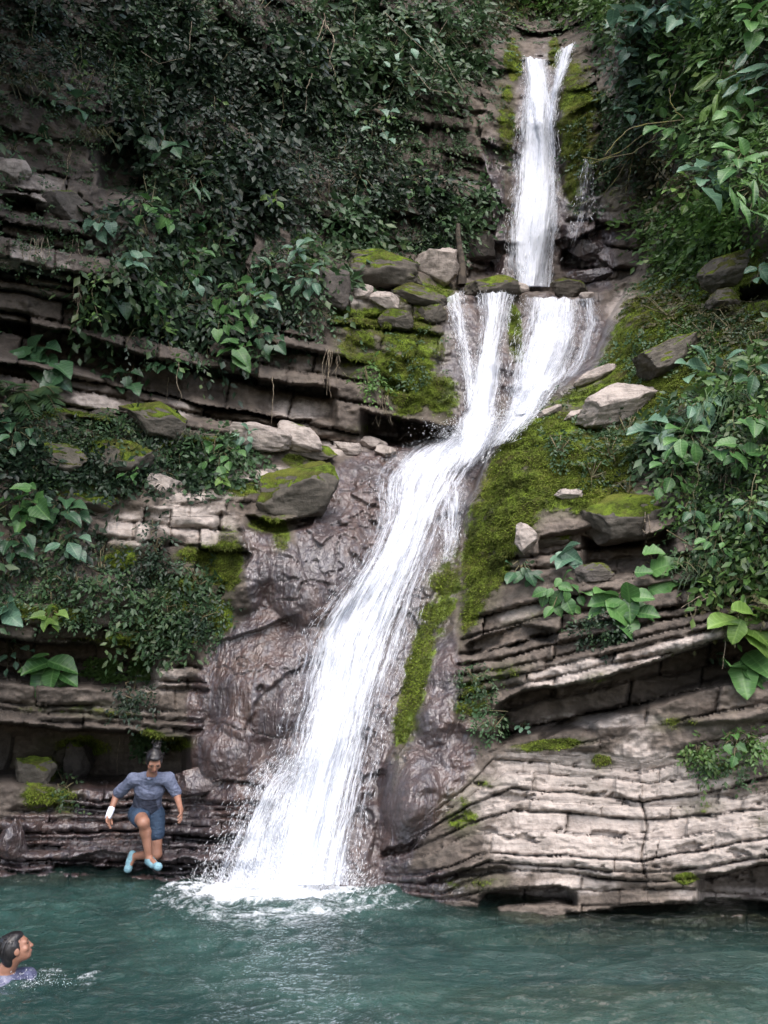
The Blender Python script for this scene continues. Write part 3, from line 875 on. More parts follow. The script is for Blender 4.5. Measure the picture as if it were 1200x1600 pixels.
def drop_mesh(c, tan, r, lmin, lmax, wmin, wmax, jitter=0.2):
    n = len(c)
    tan = tan + r.normal(size=(n, 3)) * jitter
    tan /= np.linalg.norm(tan, axis=1, keepdims=True) + 1e-9
    s = np.cross(tan, np.array([0.2, 1, 0.1]))
    s /= np.linalg.norm(s, axis=1, keepdims=True) + 1e-9
    b = np.cross(s, tan)
    L = (lmin + (lmax - lmin) * r.random(n) ** 2.5)[:, None]
    W = (wmin + (wmax - wmin) * r.random(n) ** 2)[:, None]
    V = np.stack([c + tan * L, c + s * W, c - s * W * .5 + b * W * .87, c - s * W * .5 - b * W * .87, c - tan * L * 0.6], 1).reshape(-1, 3)
    T = np.array([[0, 1, 2], [0, 2, 3], [0, 3, 1], [4, 2, 1], [4, 3, 2], [4, 1, 3]])
    return V, (np.arange(n)[:, None, None] * 5 + T[None]).reshape(-1, 3)


def spray(root, sets, dims):
    Vs, Ts, n = [], [], 0
    for (c, tan, r), d in zip(sets, dims):
        V, T = drop_mesh(c, tan, r, *d)
        Vs.append(V)
        Ts.append(T + n)
        n += len(V)
    return link("spray", mesh_np("spray", np.concatenate(Vs), T=np.concatenate(Ts)), SPRAY, root, kind="stuff")


UP = link("upper_waterfall", None, kind="structure")
sets = [fall(UP, [[(818, 86), (854, 92)], [(822, 130), (860, 128)], [(816, 170), (864, 165)], [(812, 230), (866, 220)], [(806, 300), (868, 290)], [(796, 370), (864, 360)], [(798, 415), (858, 410)], [(806, 450), (856, 450)]],
             220, 40, 0.22, 0.30, [.95, .95, .95, 1.0, 1.05, 1.05, 1.1], 1, 1000, calm=3),
        fall(UP, [[(877, 76), (899, 64)], [(869, 105), (890, 98)], [(862, 135), (876, 132)], [(852, 165), (870, 165)], [(842, 215), (866, 215)]], 120, 18, 0.14, 0.1, [.8, .8, .75, .7, .5], 2, 500),
        fall(UP, [[(824, 150), (858, 150)], [(834, 230), (862, 225)], [(828, 320), (866, 310)], [(815, 400), (858, 395)], [(812, 448), (852, 448)]], 200, 24, 0.38, 0.25, [.75, .9, 1.0, 1.0, 1.0], 3, 500, calm=3)]
spray(UP, sets, [(0.03, 0.16, 0.002, 0.005)] * 3)
link("thin_cascade", None, kind="structure")
THIN = bpy.data.objects["thin_cascade"]
s_ = fall(THIN, [[(912, 248), (930, 250)], [(900, 310), (928, 310)], [(884, 360), (920, 360)], [(876, 410), (905, 412)]], 90, 20, 0.05, 0.05, [.22, .24, .2, .12], 8, 60)
spray(THIN, [s_], [(0.03, 0.15, 0.004, 0.01)])
MID = link("middle_waterfall", None, kind="structure")
sets = [fall(MID, [[(752, 457), (806, 452)], [(756, 490), (794, 490)], [(752, 530), (786, 530)], [(742, 580), (780, 580)], [(732, 630), (774, 630)], [(718, 676), (774, 668)], [(704, 706), (768, 692)], [(684, 744), (748, 726)]],
             170, 36, 0.10, 0.22, [.7, .75, .85, .95, 1.0, .95, .3], 4, 1500),
        fall(MID, [[(690, 466), (722, 454)], [(704, 490), (728, 490)], [(714, 530), (734, 540)], [(722, 580), (744, 590)], [(730, 640), (752, 645)]], 130, 16, 0.08, 0.06, [.62, .5, .52, .6, .7], 5, 700),
        fall(MID, [[(826, 462), (908, 466)], [(820, 500), (906, 500)], [(812, 540), (902, 540)], [(804, 580), (888, 580)], [(798, 620), (862, 610)], [(786, 660), (832, 652)], [(756, 704), (798, 690)]], 150, 46, 0.08, 0.12, [.8, .85, .9, .9, .9, .35], 6, 1800),
        fall(MID, [[(846, 470), (896, 474)], [(835, 520), (890, 520)], [(822, 560), (876, 560)], [(804, 620), (852, 612)], [(800, 650), (830, 645)]], 120, 30, 0.2, 0.1, [.6, .75, .8, .8], 16, 900),
        fall(MID, [[(900, 470), (934, 462)], [(906, 510), (936, 508)], [(892, 560), (924, 556)], [(876, 590), (900, 588)]], 80, 16, 0.03, 0.02, [.35, .38, .36, .3], 10, 160)]
spray(MID, sets, [(0.02, 0.11, 0.0015, 0.004)] * 5)
LOW = link("lower_waterfall", None, kind="structure")
LL = [(690, 672), (612, 714), (588, 748), (594, 800), (568, 870), (530, 930), (492, 990), (474, 1070), (455, 1140), (430, 1220), (404, 1300), (372, 1388)]
RR = [(806, 646), (778, 686), (734, 735), (700, 790), (680, 850), (656, 920), (628, 1000), (604, 1080), (586, 1150), (570, 1220), (552, 1300), (538, 1386)]
DL = [.35, .72, .72, .72, .74, .76, .78, .78, .80, .86, .96, 1.08]
sets = [fall(LOW, list(zip(LL, RR)), 420, 80, 0.06, 0.14, [x - .08 for x in DL], 11, 3500),
        fall(LOW, [((a[0] * .8 + b[0] * .2, a[1] * .8 + b[1] * .2), (a[0] * .25 + b[0] * .75, a[1] * .25 + b[1] * .75)) for a, b in list(zip(LL, RR))], 420, 60, 0.16, 0.16, [x - 0.16 for x in DL], 12, 2600),
        fall(LOW, [((688, 770), (722, 740)), ((690, 810), (724, 790)), ((694, 850), (716, 840)), ((690, 880), (706, 876))], 90, 16, 0.03, 0.02, [.5, .55, .5, .3], 13, 500),
        fall(LOW, [((440, 1180), (500, 1180)), ((402, 1230), (470, 1240)), ((372, 1290), (450, 1300)), ((330, 1384), (450, 1390))], 120, 30, 0.12, 0.05, [.2, .45, .55, .7], 14, 2600, spread=0.16)]
spray(LOW, sets, [(0.012, 0.07, 0.001, 0.0032)] * 4)

# churned water where the middle streams land
r = np.random.default_rng(76)
c = np.concatenate([surf(744, 690) + r.normal(size=(2600, 3)) * np.array([0.34, 0.12, 0.10]), surf(796, 664) + r.normal(size=(900, 3)) * np.array([0.16, 0.1, 0.08])]) + np.array([0, -0.32, 0.06])
spray(MID, [(c, r.normal(size=c.shape) + np.array([-.6, -.3, .2]), r)], [(0.006, 0.05, 0.0015, 0.005)])

# splash where the fall meets the pool
r = np.random.default_rng(77)
n = 26000
base = at(450, 1384, 9.55)
c = base + r.normal(size=(n, 3)) * np.array([0.42, 0.16, 0.0])
c[:, 2] = np.abs(r.normal(size=n)) ** 1.4 * 0.24 * np.exp(-((c[:, 0] - base[0]) / 0.9) ** 2)
c[:, 1] -= 0.12
tn = np.stack([(c[:, 0] - base[0]) * 0.8 + r.normal(size=n) * .3, r.normal(size=n) * 0.4 - 0.2, np.abs(r.normal(size=n)) + 0.3], -1)
spl = spray(None, [(c, tn, r)], [(0.004, 0.03, 0.001, 0.0042)])
c2 = at(52, 1530, 6.95) + r.normal(size=(700, 3)) * np.array([0.16, 0.08, 0.0])
c2[:, 2] = 0.01 + np.abs(r.normal(size=700)) ** 1.5 * 0.035
sp2 = spray(None, [(c2, r.normal(size=(700, 3)) + np.array([0, 0, .6]), r)], [(0.003, 0.016, 0.001, 0.003)])
sp2.name = "swimmer_splash"
sp2["label"] = "small splash of drops beside the swimmer's shoulder"
sp2["category"] = "splash"
spl.name = "splash"
spl["label"] = "white splash drops where the lower fall hits the pool"
spl["category"] = "splash"

# ---- the pool
xs = np.concatenate([np.arange(-14, -5, 0.35), np.arange(-5, 5.2, 0.026), np.arange(5.2, 14, 0.35)])
ys = np.concatenate([np.arange(-6, 5.4, 0.3), np.arange(5.4, 11.4, 0.026)])
X, Yg = np.meshgrid(xs, ys)
bx, by = float(base[0]), float(base[1]) - 0.1
sw = at(28, 1535, 7.0)
dist = np.sqrt(((X - bx)) ** 2 + ((Yg - by) * 1.25) ** 2)
amp = 0.55 + 1.3 * np.exp(-dist / 1.3)
warp = fbm(np.stack([X * 0.8, Yg * 0.8, 0 * X], -1), 3) * 0.8
zz = 0.040 * fbm(np.stack([X * 1.0 + warp, Yg * 2.2 + warp, 0 * X + 1], -1), 3, .5, True) + 0.020 * fbm(np.stack([X * 4.2 + warp * 2, Yg * 6.6, 0 * X + 4], -1), 4, .6) \
    + 0.012 * np.sin(dist * 13 + 5 * warp) * np.exp(-dist / 1.8)
zz = zz * amp * 2.0 * np.clip(1 + 1.3 * fbm(np.stack([X * .45, Yg * .8, 0 * X + 77], -1), 3), 0.35, 2)
ds = np.sqrt((X - sw[0]) ** 2 + ((Yg - sw[1]) * 1.3) ** 2)
zz += 0.014 * np.sin(ds * 30 + warp * 4) * np.exp(-ds / 0.35)
fnoise = fbm(np.stack([X * 7 + warp * 3, Yg * 9, 0 * X + 9], -1), 4, .65)
fn2 = fbm(np.stack([X * 2.6 + warp * 2, Yg * 3.2, 0 * X + 19], -1), 3, .6, True)
foam = 1.15 - np.sqrt(((X - bx + 0.16) / 1.0) ** 2 + ((Yg - by + 0.06) / 0.42) ** 2) + 0.75 * fnoise + 0.40 * fn2
ring = np.exp(-((dist - 1.0) / 0.55) ** 2) * (fn2 * 0.75 + fnoise * 0.7) * 0.78
foam = np.maximum(foam, ring * (Yg < by + 0.3))
swf = np.exp(-(ds / 0.45) ** 2) * (0.1 + 1.0 * fnoise) + np.exp(-(((X - sw[0] - 0.45) / 0.5) ** 2 + ((Yg - sw[1] - 0.1) / 0.25) ** 2)) * (fnoise * 0.75)
foam = np.maximum(foam, swf * 1.15)
zz += 0.03 * np.clip(foam, 0, 1) * (0.5 + fnoise)
shallow = np.clip(1 - (Yg - 0) * 0, 0, 1) * 0
bank = np.interp(X, [-2, 0.0, 0.6, 1.6, 4, 14], [9.7, 9.4, 8.9, 8.55, 8.45, 8.3])       # far bank's waterline
shallow = np.exp(-np.clip(bank - Yg, 0, 20) / 1.1) * sstep(-0.5, 1.6, X + 0.5 * warp)
shallow = np.maximum(shallow, 0.75 * np.exp(-np.clip(9.9 - 0.0 * X - Yg, 0, 9) / 0.35) * (X < -1.0))
gid = np.arange(X.size).reshape(X.shape)
Q = np.stack([gid[:-1, :-1], gid[:-1, 1:], gid[1:, 1:], gid[1:, :-1]], -1).reshape(-1, 4)
me = mesh_np("pool_water", np.stack([X, Yg, zz], -1).reshape(-1, 3), Q=Q, smooth=True)
point_attr(me, "pool", np.stack([np.clip(foam, 0, 1), shallow, 0 * X], -1).reshape(-1, 3))
m_, N = mat("pool_water")
pos = N.n("NewGeometry").outputs["Position"]
sp = N.n("SeparateColor")
N.put(sp.inputs[0], N.attr("pool").outputs["Color"])
rip = N.math('ADD', N.noise(N.scalevec(pos, (7, 13, 1)), 1.0, 4, 0.6, 0.8), N.math('MULTIPLY', N.noise(N.scalevec(pos, (24, 46, 1)), 1.0, 3, 0.6, 0.8), 0.22))
nb = N.bump(rip, 0.9, 0.06)
tint = N.mix(N.ramp(N.noise(pos, 0.7, 3), 0.35, 0.65), (0.013, 0.038, 0.035), (0.030, 0.074, 0.064))
dif = N.n("BsdfDiffuse")
N.put(dif.inputs[0], tint)
N.put(dif.inputs[1], 0.0)
tp = N.n("BsdfTransparent")
tp.inputs[0].default_value = (0.62, 0.70, 0.60, 1)
body = N.n("MixShader")
N.put(body.inputs[0], N.math('ADD', 0.18, N.math('MULTIPLY', sp.outputs[1], 0.75)))
N.put(body.inputs[1], dif.outputs[0])
N.put(body.inputs[2], tp.outputs[0])
gl = N.n("BsdfGlossy")
gl.inputs[0].default_value = (1, 1, 1, 1)
gl.inputs[1].default_value = 0.04
N.put(gl.inputs["Normal"], nb)
fr = N.n("Fresnel")
fr.inputs[0].default_value = 1.333
N.put(fr.inputs["Normal"], nb)
wat = N.n("MixShader")
N.put(wat.inputs[0], fr.outputs[0])
N.put(wat.inputs[1], body.outputs[0])
N.put(wat.inputs[2], gl.outputs[0])
fo = N.n("BsdfPrincipled")
fo.inputs["Base Color"].default_value = (0.85, 0.88, 0.92, 1)
fo.inputs["Roughness"].default_value = 0.5
fm = N.n("MixShader")
N.put(fm.inputs[0], N.ramp(N.math('ADD', sp.outputs[0], N.math('MULTIPLY', N.math('SUBTRACT', N.noise(pos, 34, 4, 0.7), 0.5), 0.9)), 0.22, 0.95))
N.put(fm.inputs[1], wat.outputs[0])
N.put(fm.inputs[2], fo.outputs[0])
N.t.links.new(fm.outputs[0], N.out.inputs[0])
link("pool_water", me, m_, kind="structure")
bm_, N = mat("pool_bed_gravel")
pos = N.n("NewGeometry").outputs["Position"]
N.bsdf(Base_Color=N.mix(N.ramp(N.noise(pos, 3, 6, .65), .35, .65), (0.14, 0.115, 0.08), (0.34, 0.29, 0.21)), Roughness=0.9)
xs2, ys2 = np.linspace(-15, 15, 121), np.linspace(-7, 12, 96)
X2, Y2 = np.meshgrid(xs2, ys2)
zb = -1.5 + 0.5 * fbm(np.stack([X2 * .5, Y2 * .5, 0 * X2], -1), 4) + 1.05 * np.exp(-np.abs(np.interp(X2, [-2, 0.6, 1.6, 14], [9.8, 8.9, 8.5, 8.3]) - Y2) / 0.9)
gid = np.arange(X2.size).reshape(X2.shape)
Q = np.stack([gid[:-1, :-1], gid[:-1, 1:], gid[1:, 1:], gid[1:, :-1]], -1).reshape(-1, 4)
link("pool_bed", mesh_np("pool_bed", np.stack([X2, Y2, zb], -1).reshape(-1, 3), Q=Q, smooth=True), bm_, kind="structure")

# ------------------------------------------------------------------ boulders and loose stones
BOULDER_MOSSY = rock_material("mossy_boulder", False, (0.05, 0.045, 0.035), (0.15, 0.13, 0.11), top_moss=1.0)
BOULDER_PALE = rock_material("pale_boulder", False, (0.10, 0.085, 0.075), (0.24, 0.205, 0.185), top_moss=0.35, pale_amt=0.5)
BOULDER_DARK = rock_material("dark_boulder", False, (0.035, 0.03, 0.027), (0.11, 0.095, 0.085), top_moss=0.6, pale_amt=0.0)
BOULDER_WET = rock_material("wet_boulder", False, (0.05, 0.04, 0.035), (0.13, 0.1, 0.085), top_moss=0.3, wet_amt=0.6)


def boulder(u, v, w, h, label, mt, seed, ang=0.5, rot=0.0, depth=0.8, name="boulder", sink=0.46, group=None, res=5, cat="boulder"):
    """A worn rock: an uneven solid cut by a few joint planes, bedded in the ground behind it."""
    r = np.random.default_rng(seed)
    bm = bmesh.new()
    bmesh.ops.create_icosphere(bm, subdivisions=res, radius=1.0)
    Vb = np.array([q.co[:] for q in bm.verts])
    Fb = np.array([[q.index for q in f.verts] for f in bm.faces])
    bm.free()
    ang = 0.35 + 0.65 * ang
    for q_ in range(int(9 + 12 * ang)):                # joint planes
        n = r.normal(size=3)
        if q_ < 4:
            n = np.array([(0.15, -0.3, 1.0), (-0.1, -1.0, 0.25), (1.0, -0.3, 0.1), (-1.0, -0.25, 0.0)][q_]) + r.normal(size=3) * 0.25
        n /= np.linalg.norm(n)
        dd = 0.50 + 0.32 * r.random() + 0.22 * (1 - ang)
        ex = Vb @ n - dd
        Vb = Vb - np.clip(ex, 0, None)[:, None] * n[None] * 0.97
    Vb /= np.abs(Vb).max(0)
    nz = fbm(Vb * 1.3 + seed * 3.1, 5, 0.55)
    nz2 = fbm(Vb * np.array([3, 3, 7]) + seed, 4, 0.6)
    nz3 = fbm(Vb * np.array([5, 5, 9]) + seed, 4, 0.65, True)
    Vb = Vb * (1 + 0.20 * nz + 0.08 * nz2 + 0.05 * nz3)[:, None]
    Yt = float(surf(u, v + h * 0.3)[1])
    px = float(ppm(v, Yt))
    sx, sz = w / 2 / px, h / 2 / px
    sy = depth * math.sqrt(sx * sz) if depth else sx
    Vb = Vb * np.array([sx, sy, sz])
    c, s = math.cos(math.radians(-rot)), math.sin(math.radians(-rot))
    Vb = np.stack([Vb[:, 0] * c - Vb[:, 2] * s, Vb[:, 1], Vb[:, 0] * s + Vb[:, 2] * c], -1)
    o = link(name, mesh_np(name, Vb, T=Fb, smooth=True), mt)
    o.location = at(u, v, Yt - sy * (0.5 - sink))
    o["label"], o["category"] = label, cat
    if group:
        o["group"] = group
    return o


BL = [
    (245, 655, 128, 62, "moss covered boulder with a bare grey edge on the shelf below the strata wall", 'M', .5, 18),
    (405, 684, 112, 46, "long pale pinkish boulder with moss at its foot on the shelf", 'P', .25, 12),
    (462, 684, 88, 44, "rounded pale boulder leaning against a longer pale boulder", 'P', .2, 18),
    (545, 702, 46, 28, "pale angular stone lying just above the wet rock dome", 'P', .8, 10),
    (514, 680, 40, 22, "small pale flat stone between the shelf boulders and the strata", 'P', .9, 16),
    (582, 692, 44, 22, "grey angular stone beside the wet fall bed", 'P', .8, 20),
    (602, 704, 34, 20, "smallest grey stone at the edge of the falling water", 'P', .8, 10),
    (492, 706, 74, 28, "brown rounded stone with a mossy crown above the moss dome", 'M', .2, 8),
    (185, 716, 120, 66, "mossy square boulder on the shelf with dark foliage over it", 'M', .8, 10),
    (85, 712, 120, 50, "dark mossy boulder behind the heart leaved plants of the shelf", 'M', .5, 6),
    (120, 780, 130, 40, "wide moss topped ledge boulder above the big leaved thicket", 'M', .6, 10),
    (255, 760, 62, 34, "bare grey wedge stone in the gap between the mossy boulders", 'P', .9, 24),
    (168, 656, 90, 40, "dim grey boulder under the overhanging strata", 'D', .6, 10),
    (468, 766, 132, 92, "bulging boulder with a moss cap and a wet brown flank by the fall", 'M', .25, -10),
    (770, 448, 86, 42, "moss green boulder on the lip between the upper and middle falls", 'M', .45, -4),
    (890, 453, 58, 36, "round mossy boulder standing in the stream above the widest chute", 'M', .15, 0),
    (918, 462, 24, 16, "small white stone beside the round mossy stream boulder", 'P', .6, 0),
    (812, 451, 34, 18, "low tan stone next to the moss green lip boulder", 'P', .3, 0),
    (590, 424, 136, 66, "large dark mossy boulder overhanging the bench of blocks", 'M', .4, 6),
    (563, 456, 42, 32, "pale squared block sitting on the moss bench", 'P', 1.0, 6),
    (600, 468, 48, 34, "tan squared block beside the pale block on the moss bench", 'P', 1.0, 10),
    (515, 452, 66, 60, "grey cracked boulder at the head of the strata wall", 'D', .6, 10),
    (654, 462, 90, 32, "low vivid green mossy rock beside the thin cascade", 'M', .4, 16),
    (620, 500, 60, 34, "lumpy moss cushion rock on the face beside the middle fall", 'M', .4, 6),
    (676, 490, 44, 36, "small mossy knob just beside the thin cascade", 'M', .4, 0),
    (686, 420, 74, 64, "flat grey slab leaning upright behind the moss bench", 'P', 1.0, 4),
    (797, 424, 50, 62, "dark wet boulder at the foot of the upper waterfall", 'W', .3, 0),
    (745, 385, 60, 60, "dark rock standing behind the upright grey slab", 'D', .6, 0),
    (935, 430, 90, 26, "flat wet ledge stone beside the plunge of the upper fall", 'W', .6, 0),
    (925, 392, 70, 44, "brown wet boulder under the thin side cascade", 'W', .5, 0),
    (55, 1206, 70, 54, "cone shaped mossy boulder inside the dark hollow by the pool", 'M', .2, 0),
    (56, 1246, 60, 44, "lower mossy boulder under the cone shaped one in the hollow", 'M', .3, 0),
    (122, 1192, 44, 72, "brown pillar rock standing in the mouth of the hollow", 'D', .2, 0),
    (312, 1222, 88, 46, "low brown boulder behind the jumping woman at the dome's foot", 'W', .3, 0),
    (6, 1150, 44, 150, "tall grey rock slab at the edge of the hollow", 'D', .7, 4),
    (20, 1318, 50, 74, "wet brown block split from the end of the terrace", 'W', .5, 0),
    (966, 634, 150, 62, "pinkish bare boulder half buried in the mossy slope", 'P', .3, -14),
    (1040, 556, 120, 56, "brown mossy boulder above the pinkish one on the slope", 'M', .4, -26),
    (935, 585, 84, 22, "flat pale slab at the slope's edge beside the widest chute", 'P', .5, -20),
    (858, 643, 50, 12, "thin pale sliver of stone in the slope's moss", 'P', .5, -24),
    (900, 647, 44, 14, "pale stone sliver beside the pinkish buried boulder", 'P', .5, -20),
    (986, 808, 172, 82, "large mossy topped boulder jutting over a dark hollow on the slope", 'M', .35, -10),
    (822, 842, 36, 48, "upright pale stone at the moss edge above the leafy clump", 'P', .6, 10),
    (890, 772, 42, 20, "small pinkish stone lying on the slope above the jutting boulder", 'P', .5, -6),
    (862, 842, 78, 36, "grey brown block wedged beneath the jutting mossy boulder", 'M', .7, -6),
    (1165, 420, 140, 84, "big brown rock with pale patches jutting from the slope under the ferns", 'M', .5, -18),
    (1132, 470, 56, 44, "green moss dome tucked below the big brown rock", 'M', .15, 0),
    (20, 264, 60, 50, "lichen grey block on the shaded wall above the roots", 'P', .8, 4),
    (96, 320, 80, 56, "grey block hung with roots on the shaded wall", 'D', .7, 8),
    (10, 402, 40, 34, "pale lump of rock at the edge of the root hung strata", 'P', .6, 4),
    (930, 895, 60, 30, "dark stone inside the hollow beneath the jutting boulder", 'D', .7, 0),
]
for i_, (u, v, w, h, lab, k, ang, rot) in enumerate(BL):
    boulder(u, v, w, h, lab, dict(M=BOULDER_MOSSY, P=BOULDER_PALE, D=BOULDER_DARK, W=BOULDER_WET)[k], 100 + i_, ang, rot)

# ------------------------------------------------------------------ leaves
def leaf_material(name, cols, rough=0.42, spec=0.5, transl=0.25, veins=False):
    m, N = mat(name)
    geo = N.n("NewGeometry")
    oi = N.n("ObjectInfo")
    rnd = geo.outputs["Random Per Island"] if not veins else oi.outputs["Random"]
    c = N.mix(N.ramp(rnd, 0.0, 0.55), cols[0], cols[1])
    c = N.mix(N.ramp(rnd, 0.62, 1.0), c, cols[2])
    n1 = N.noise(geo.outputs["Position"], 2.0, 3)
    c = N.mix(N.ramp(n1, 0.35, 0.65, 0, 0.6), c, tuple(x * 0.55 for x in cols[0]))
    c = N.mix(N.ramp(oi.outputs['Random'], 0.2, 1.0, 0, 0.45), c, tuple(x * 1.5 for x in cols[1]))
    nrm = None
    if veins:
        lf = N.n("SeparateXYZ")
        N.put(lf.inputs[0], N.attr("leaf").outputs["Vector"])
        ax = N.math('ABSOLUTE', lf.outputs[0])
        side = N.math('ABSOLUTE', N.math('SUBTRACT', N.math('FRACT', N.math('MULTIPLY', N.math('SUBTRACT', lf.outputs[1], N.math('MULTIPLY', ax, 0.42)), 6.5)), 0.5))
        vein = N.math('MAXIMUM', N.ramp(side, 0.0, 0.09, 1, 0), N.ramp(ax, 0.0, 0.05, 1, 0))
        c = N.mix(N.math('MULTIPLY', vein, 0.38), c, tuple(min(1, x * 1.9 + 0.02) for x in cols[2]))
        blot = N.ramp(N.noise(geo.outputs["Position"], 22, 4, .7), 0.58, 0.75, 0, 0.4)
        c = N.mix(blot, c, (0.06, 0.075, 0.02))
        nrm = N.bump(N.math('ADD', N.math('MULTIPLY', vein, -1.0), N.math('MULTIPLY', side, 0.8)), 0.35, 0.006)
    p = N.n("BsdfPrincipled")
    N.put(p.inputs["Base Color"], c)
    N.put(p.inputs["Roughness"], rough)
    N.put(p.inputs["Specular IOR Level"], spec)
    if nrm is not None:
        N.put(p.inputs["Normal"], nrm)
    t = N.n("BsdfTranslucent")
    N.put(t.inputs[0], N.mix(0.5, c, tuple(min(1, x * 1.5) for x in cols[1])))
    mx = N.n("MixShader")
    mx.inputs[0].default_value = transl
    N.put(mx.inputs[1], p.outputs[0])
    N.put(mx.inputs[2], t.outputs[0])
    N.t.links.new(mx.outputs[0], N.out.inputs[0])
    return m


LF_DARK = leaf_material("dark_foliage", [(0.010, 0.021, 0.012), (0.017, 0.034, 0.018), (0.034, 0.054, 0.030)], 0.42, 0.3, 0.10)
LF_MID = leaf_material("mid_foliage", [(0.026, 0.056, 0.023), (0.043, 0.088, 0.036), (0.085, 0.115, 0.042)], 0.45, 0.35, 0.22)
LF_BRIGHT = leaf_material("bright_foliage", [(0.055, 0.115, 0.028), (0.085, 0.165, 0.042), (0.14, 0.20, 0.06)], 0.45, 0.4, 0.3)
LF_FRESH = leaf_material("fresh_foliage", [(0.07, 0.15, 0.03), (0.11, 0.22, 0.05), (0.17, 0.27, 0.07)], 0.5, 0.3, 0.4)
LF_OLIVE = leaf_material("olive_foliage", [(0.05, 0.055, 0.022), (0.085, 0.085, 0.035), (0.12, 0.095, 0.05)], 0.5, 0.35, 0.2)
BL_GREEN = leaf_material("broad_leaf_green", [(0.04, 0.115, 0.03), (0.065, 0.155, 0.045), (0.095, 0.185, 0.05)], 0.42, 0.45, 0.25, True)
BL_BLUE = leaf_material("broad_leaf_pale", [(0.06, 0.135, 0.085), (0.09, 0.175, 0.115), (0.13, 0.215, 0.13)], 0.38, 0.5, 0.2, True)
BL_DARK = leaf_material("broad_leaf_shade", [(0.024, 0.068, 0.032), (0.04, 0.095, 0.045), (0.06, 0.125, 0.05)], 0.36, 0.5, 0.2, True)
BL_YELL = leaf_material("broad_leaf_young", [(0.09, 0.17, 0.03), (0.12, 0.21, 0.045), (0.16, 0.24, 0.06)], 0.45, 0.4, 0.3, True)
m_, N = mat("stem")
N.bsdf(Base_Color=N.mix(N.ramp(N.noise(N.n("NewGeometry").outputs["Position"], 14, 4), .35, .65), (0.07, 0.075, 0.03), (0.14, 0.11, 0.06)), Roughness=0.75)
STEM = m_
m_, N = mat("bare_root")
N.bsdf(Base_Color=N.mix(N.ramp(N.noise(N.n("NewGeometry").outputs["Position"], 20, 4), .35, .65), (0.10, 0.075, 0.05), (0.30, 0.25, 0.18)), Roughness=0.85)
ROOT = m_
m_, N = mat("mossy_bark")
N.bsdf(Base_Color=N.mix(N.ramp(N.noise(N.n("NewGeometry").outputs["Position"], 9, 5), .4, .6), (0.10, 0.085, 0.05), (0.16, 0.15, 0.04)), Roughness=0.9)
BARK = m_
m_, N = mat("dark_bark")
N.bsdf(Base_Color=N.mix(N.ramp(N.noise(N.n("NewGeometry").outputs["Position"], 12, 5), .4, .6), (0.035, 0.028, 0.022), (0.085, 0.068, 0.052)), Roughness=0.9)
BARK_DARK = m_
m_, N = mat("moss_tufts")
c_ = N.mix(N.ramp(N.noise(N.n("NewGeometry").outputs["Position"], 2.2, 4), .36, .64), (0.048, 0.066, 0.012), (0.18, 0.25, 0.03))
N.bsdf(Base_Color=N.mix(N.n("NewGeometry").outputs["Random Per Island"], c_, (0.06, 0.065, 0.016)), Roughness=0.9, Specular_IOR_Level=0.15)
MOSSM = m_


def rotm(n):
    return n / (np.linalg.norm(n, axis=-1, keepdims=True) + 1e-9)


def sprays(o, d, nrm, L, nl, ll, lw, r, fan=55, droop=0.25):
    """Twigs set with alternate leaves; every leaf is folded along its midrib."""
    n = len(o)
    d, nrm = rotm(d), rotm(nrm)
    s = rotm(np.cross(nrm, d))
    nrm = rotm(np.cross(d, s))
    k = np.arange(nl)
    base = o[:, None] + d[:, None] * (L[:, None, None] * (k[None, :, None] + 0.5) / nl) + np.array([0, 0, -1]) * (L[:, None, None] * droop * ((k[None, :, None] + 1) / nl) ** 2)
    sg = np.where(k % 2 == 0, 1, -1)[None, :, None]
    a = np.radians(fan + r.normal(size=(n, nl, 1)) * 18) * np.where(k == nl - 1, 0.15, 1)[None, :, None]
    dr = d[:, None] * np.cos(a) + s[:, None] * np.sin(a) * sg + r.normal(size=(n, nl, 3)) * 0.18 + np.array([0, 0, -droop])
    dr = rotm(dr)
    nn = rotm(nrm[:, None] + r.normal(size=(n, nl, 3)) * 0.45)
    si = rotm(np.cross(nn, dr))
    nn = np.cross(dr, si)
    l = (ll * (0.65 + 0.6 * r.random((n, nl, 1))))
    w = l * lw * 0.5
    b, c = base, base + dr * l
    mid = base + dr * l * 0.45 - nn * w * 0.35
    V = np.stack([b, base + dr * l * 0.42 + si * w, base + dr * l * 0.42 - si * w, c, mid], 2).reshape(-1, 3)
    m = n * nl
    T = np.array([[0, 4, 1], [1, 4, 3], [0, 2, 4], [2, 3, 4]])
    return V, (np.arange(m)[:, None, None] * 5 + T[None]).reshape(-1, 3)


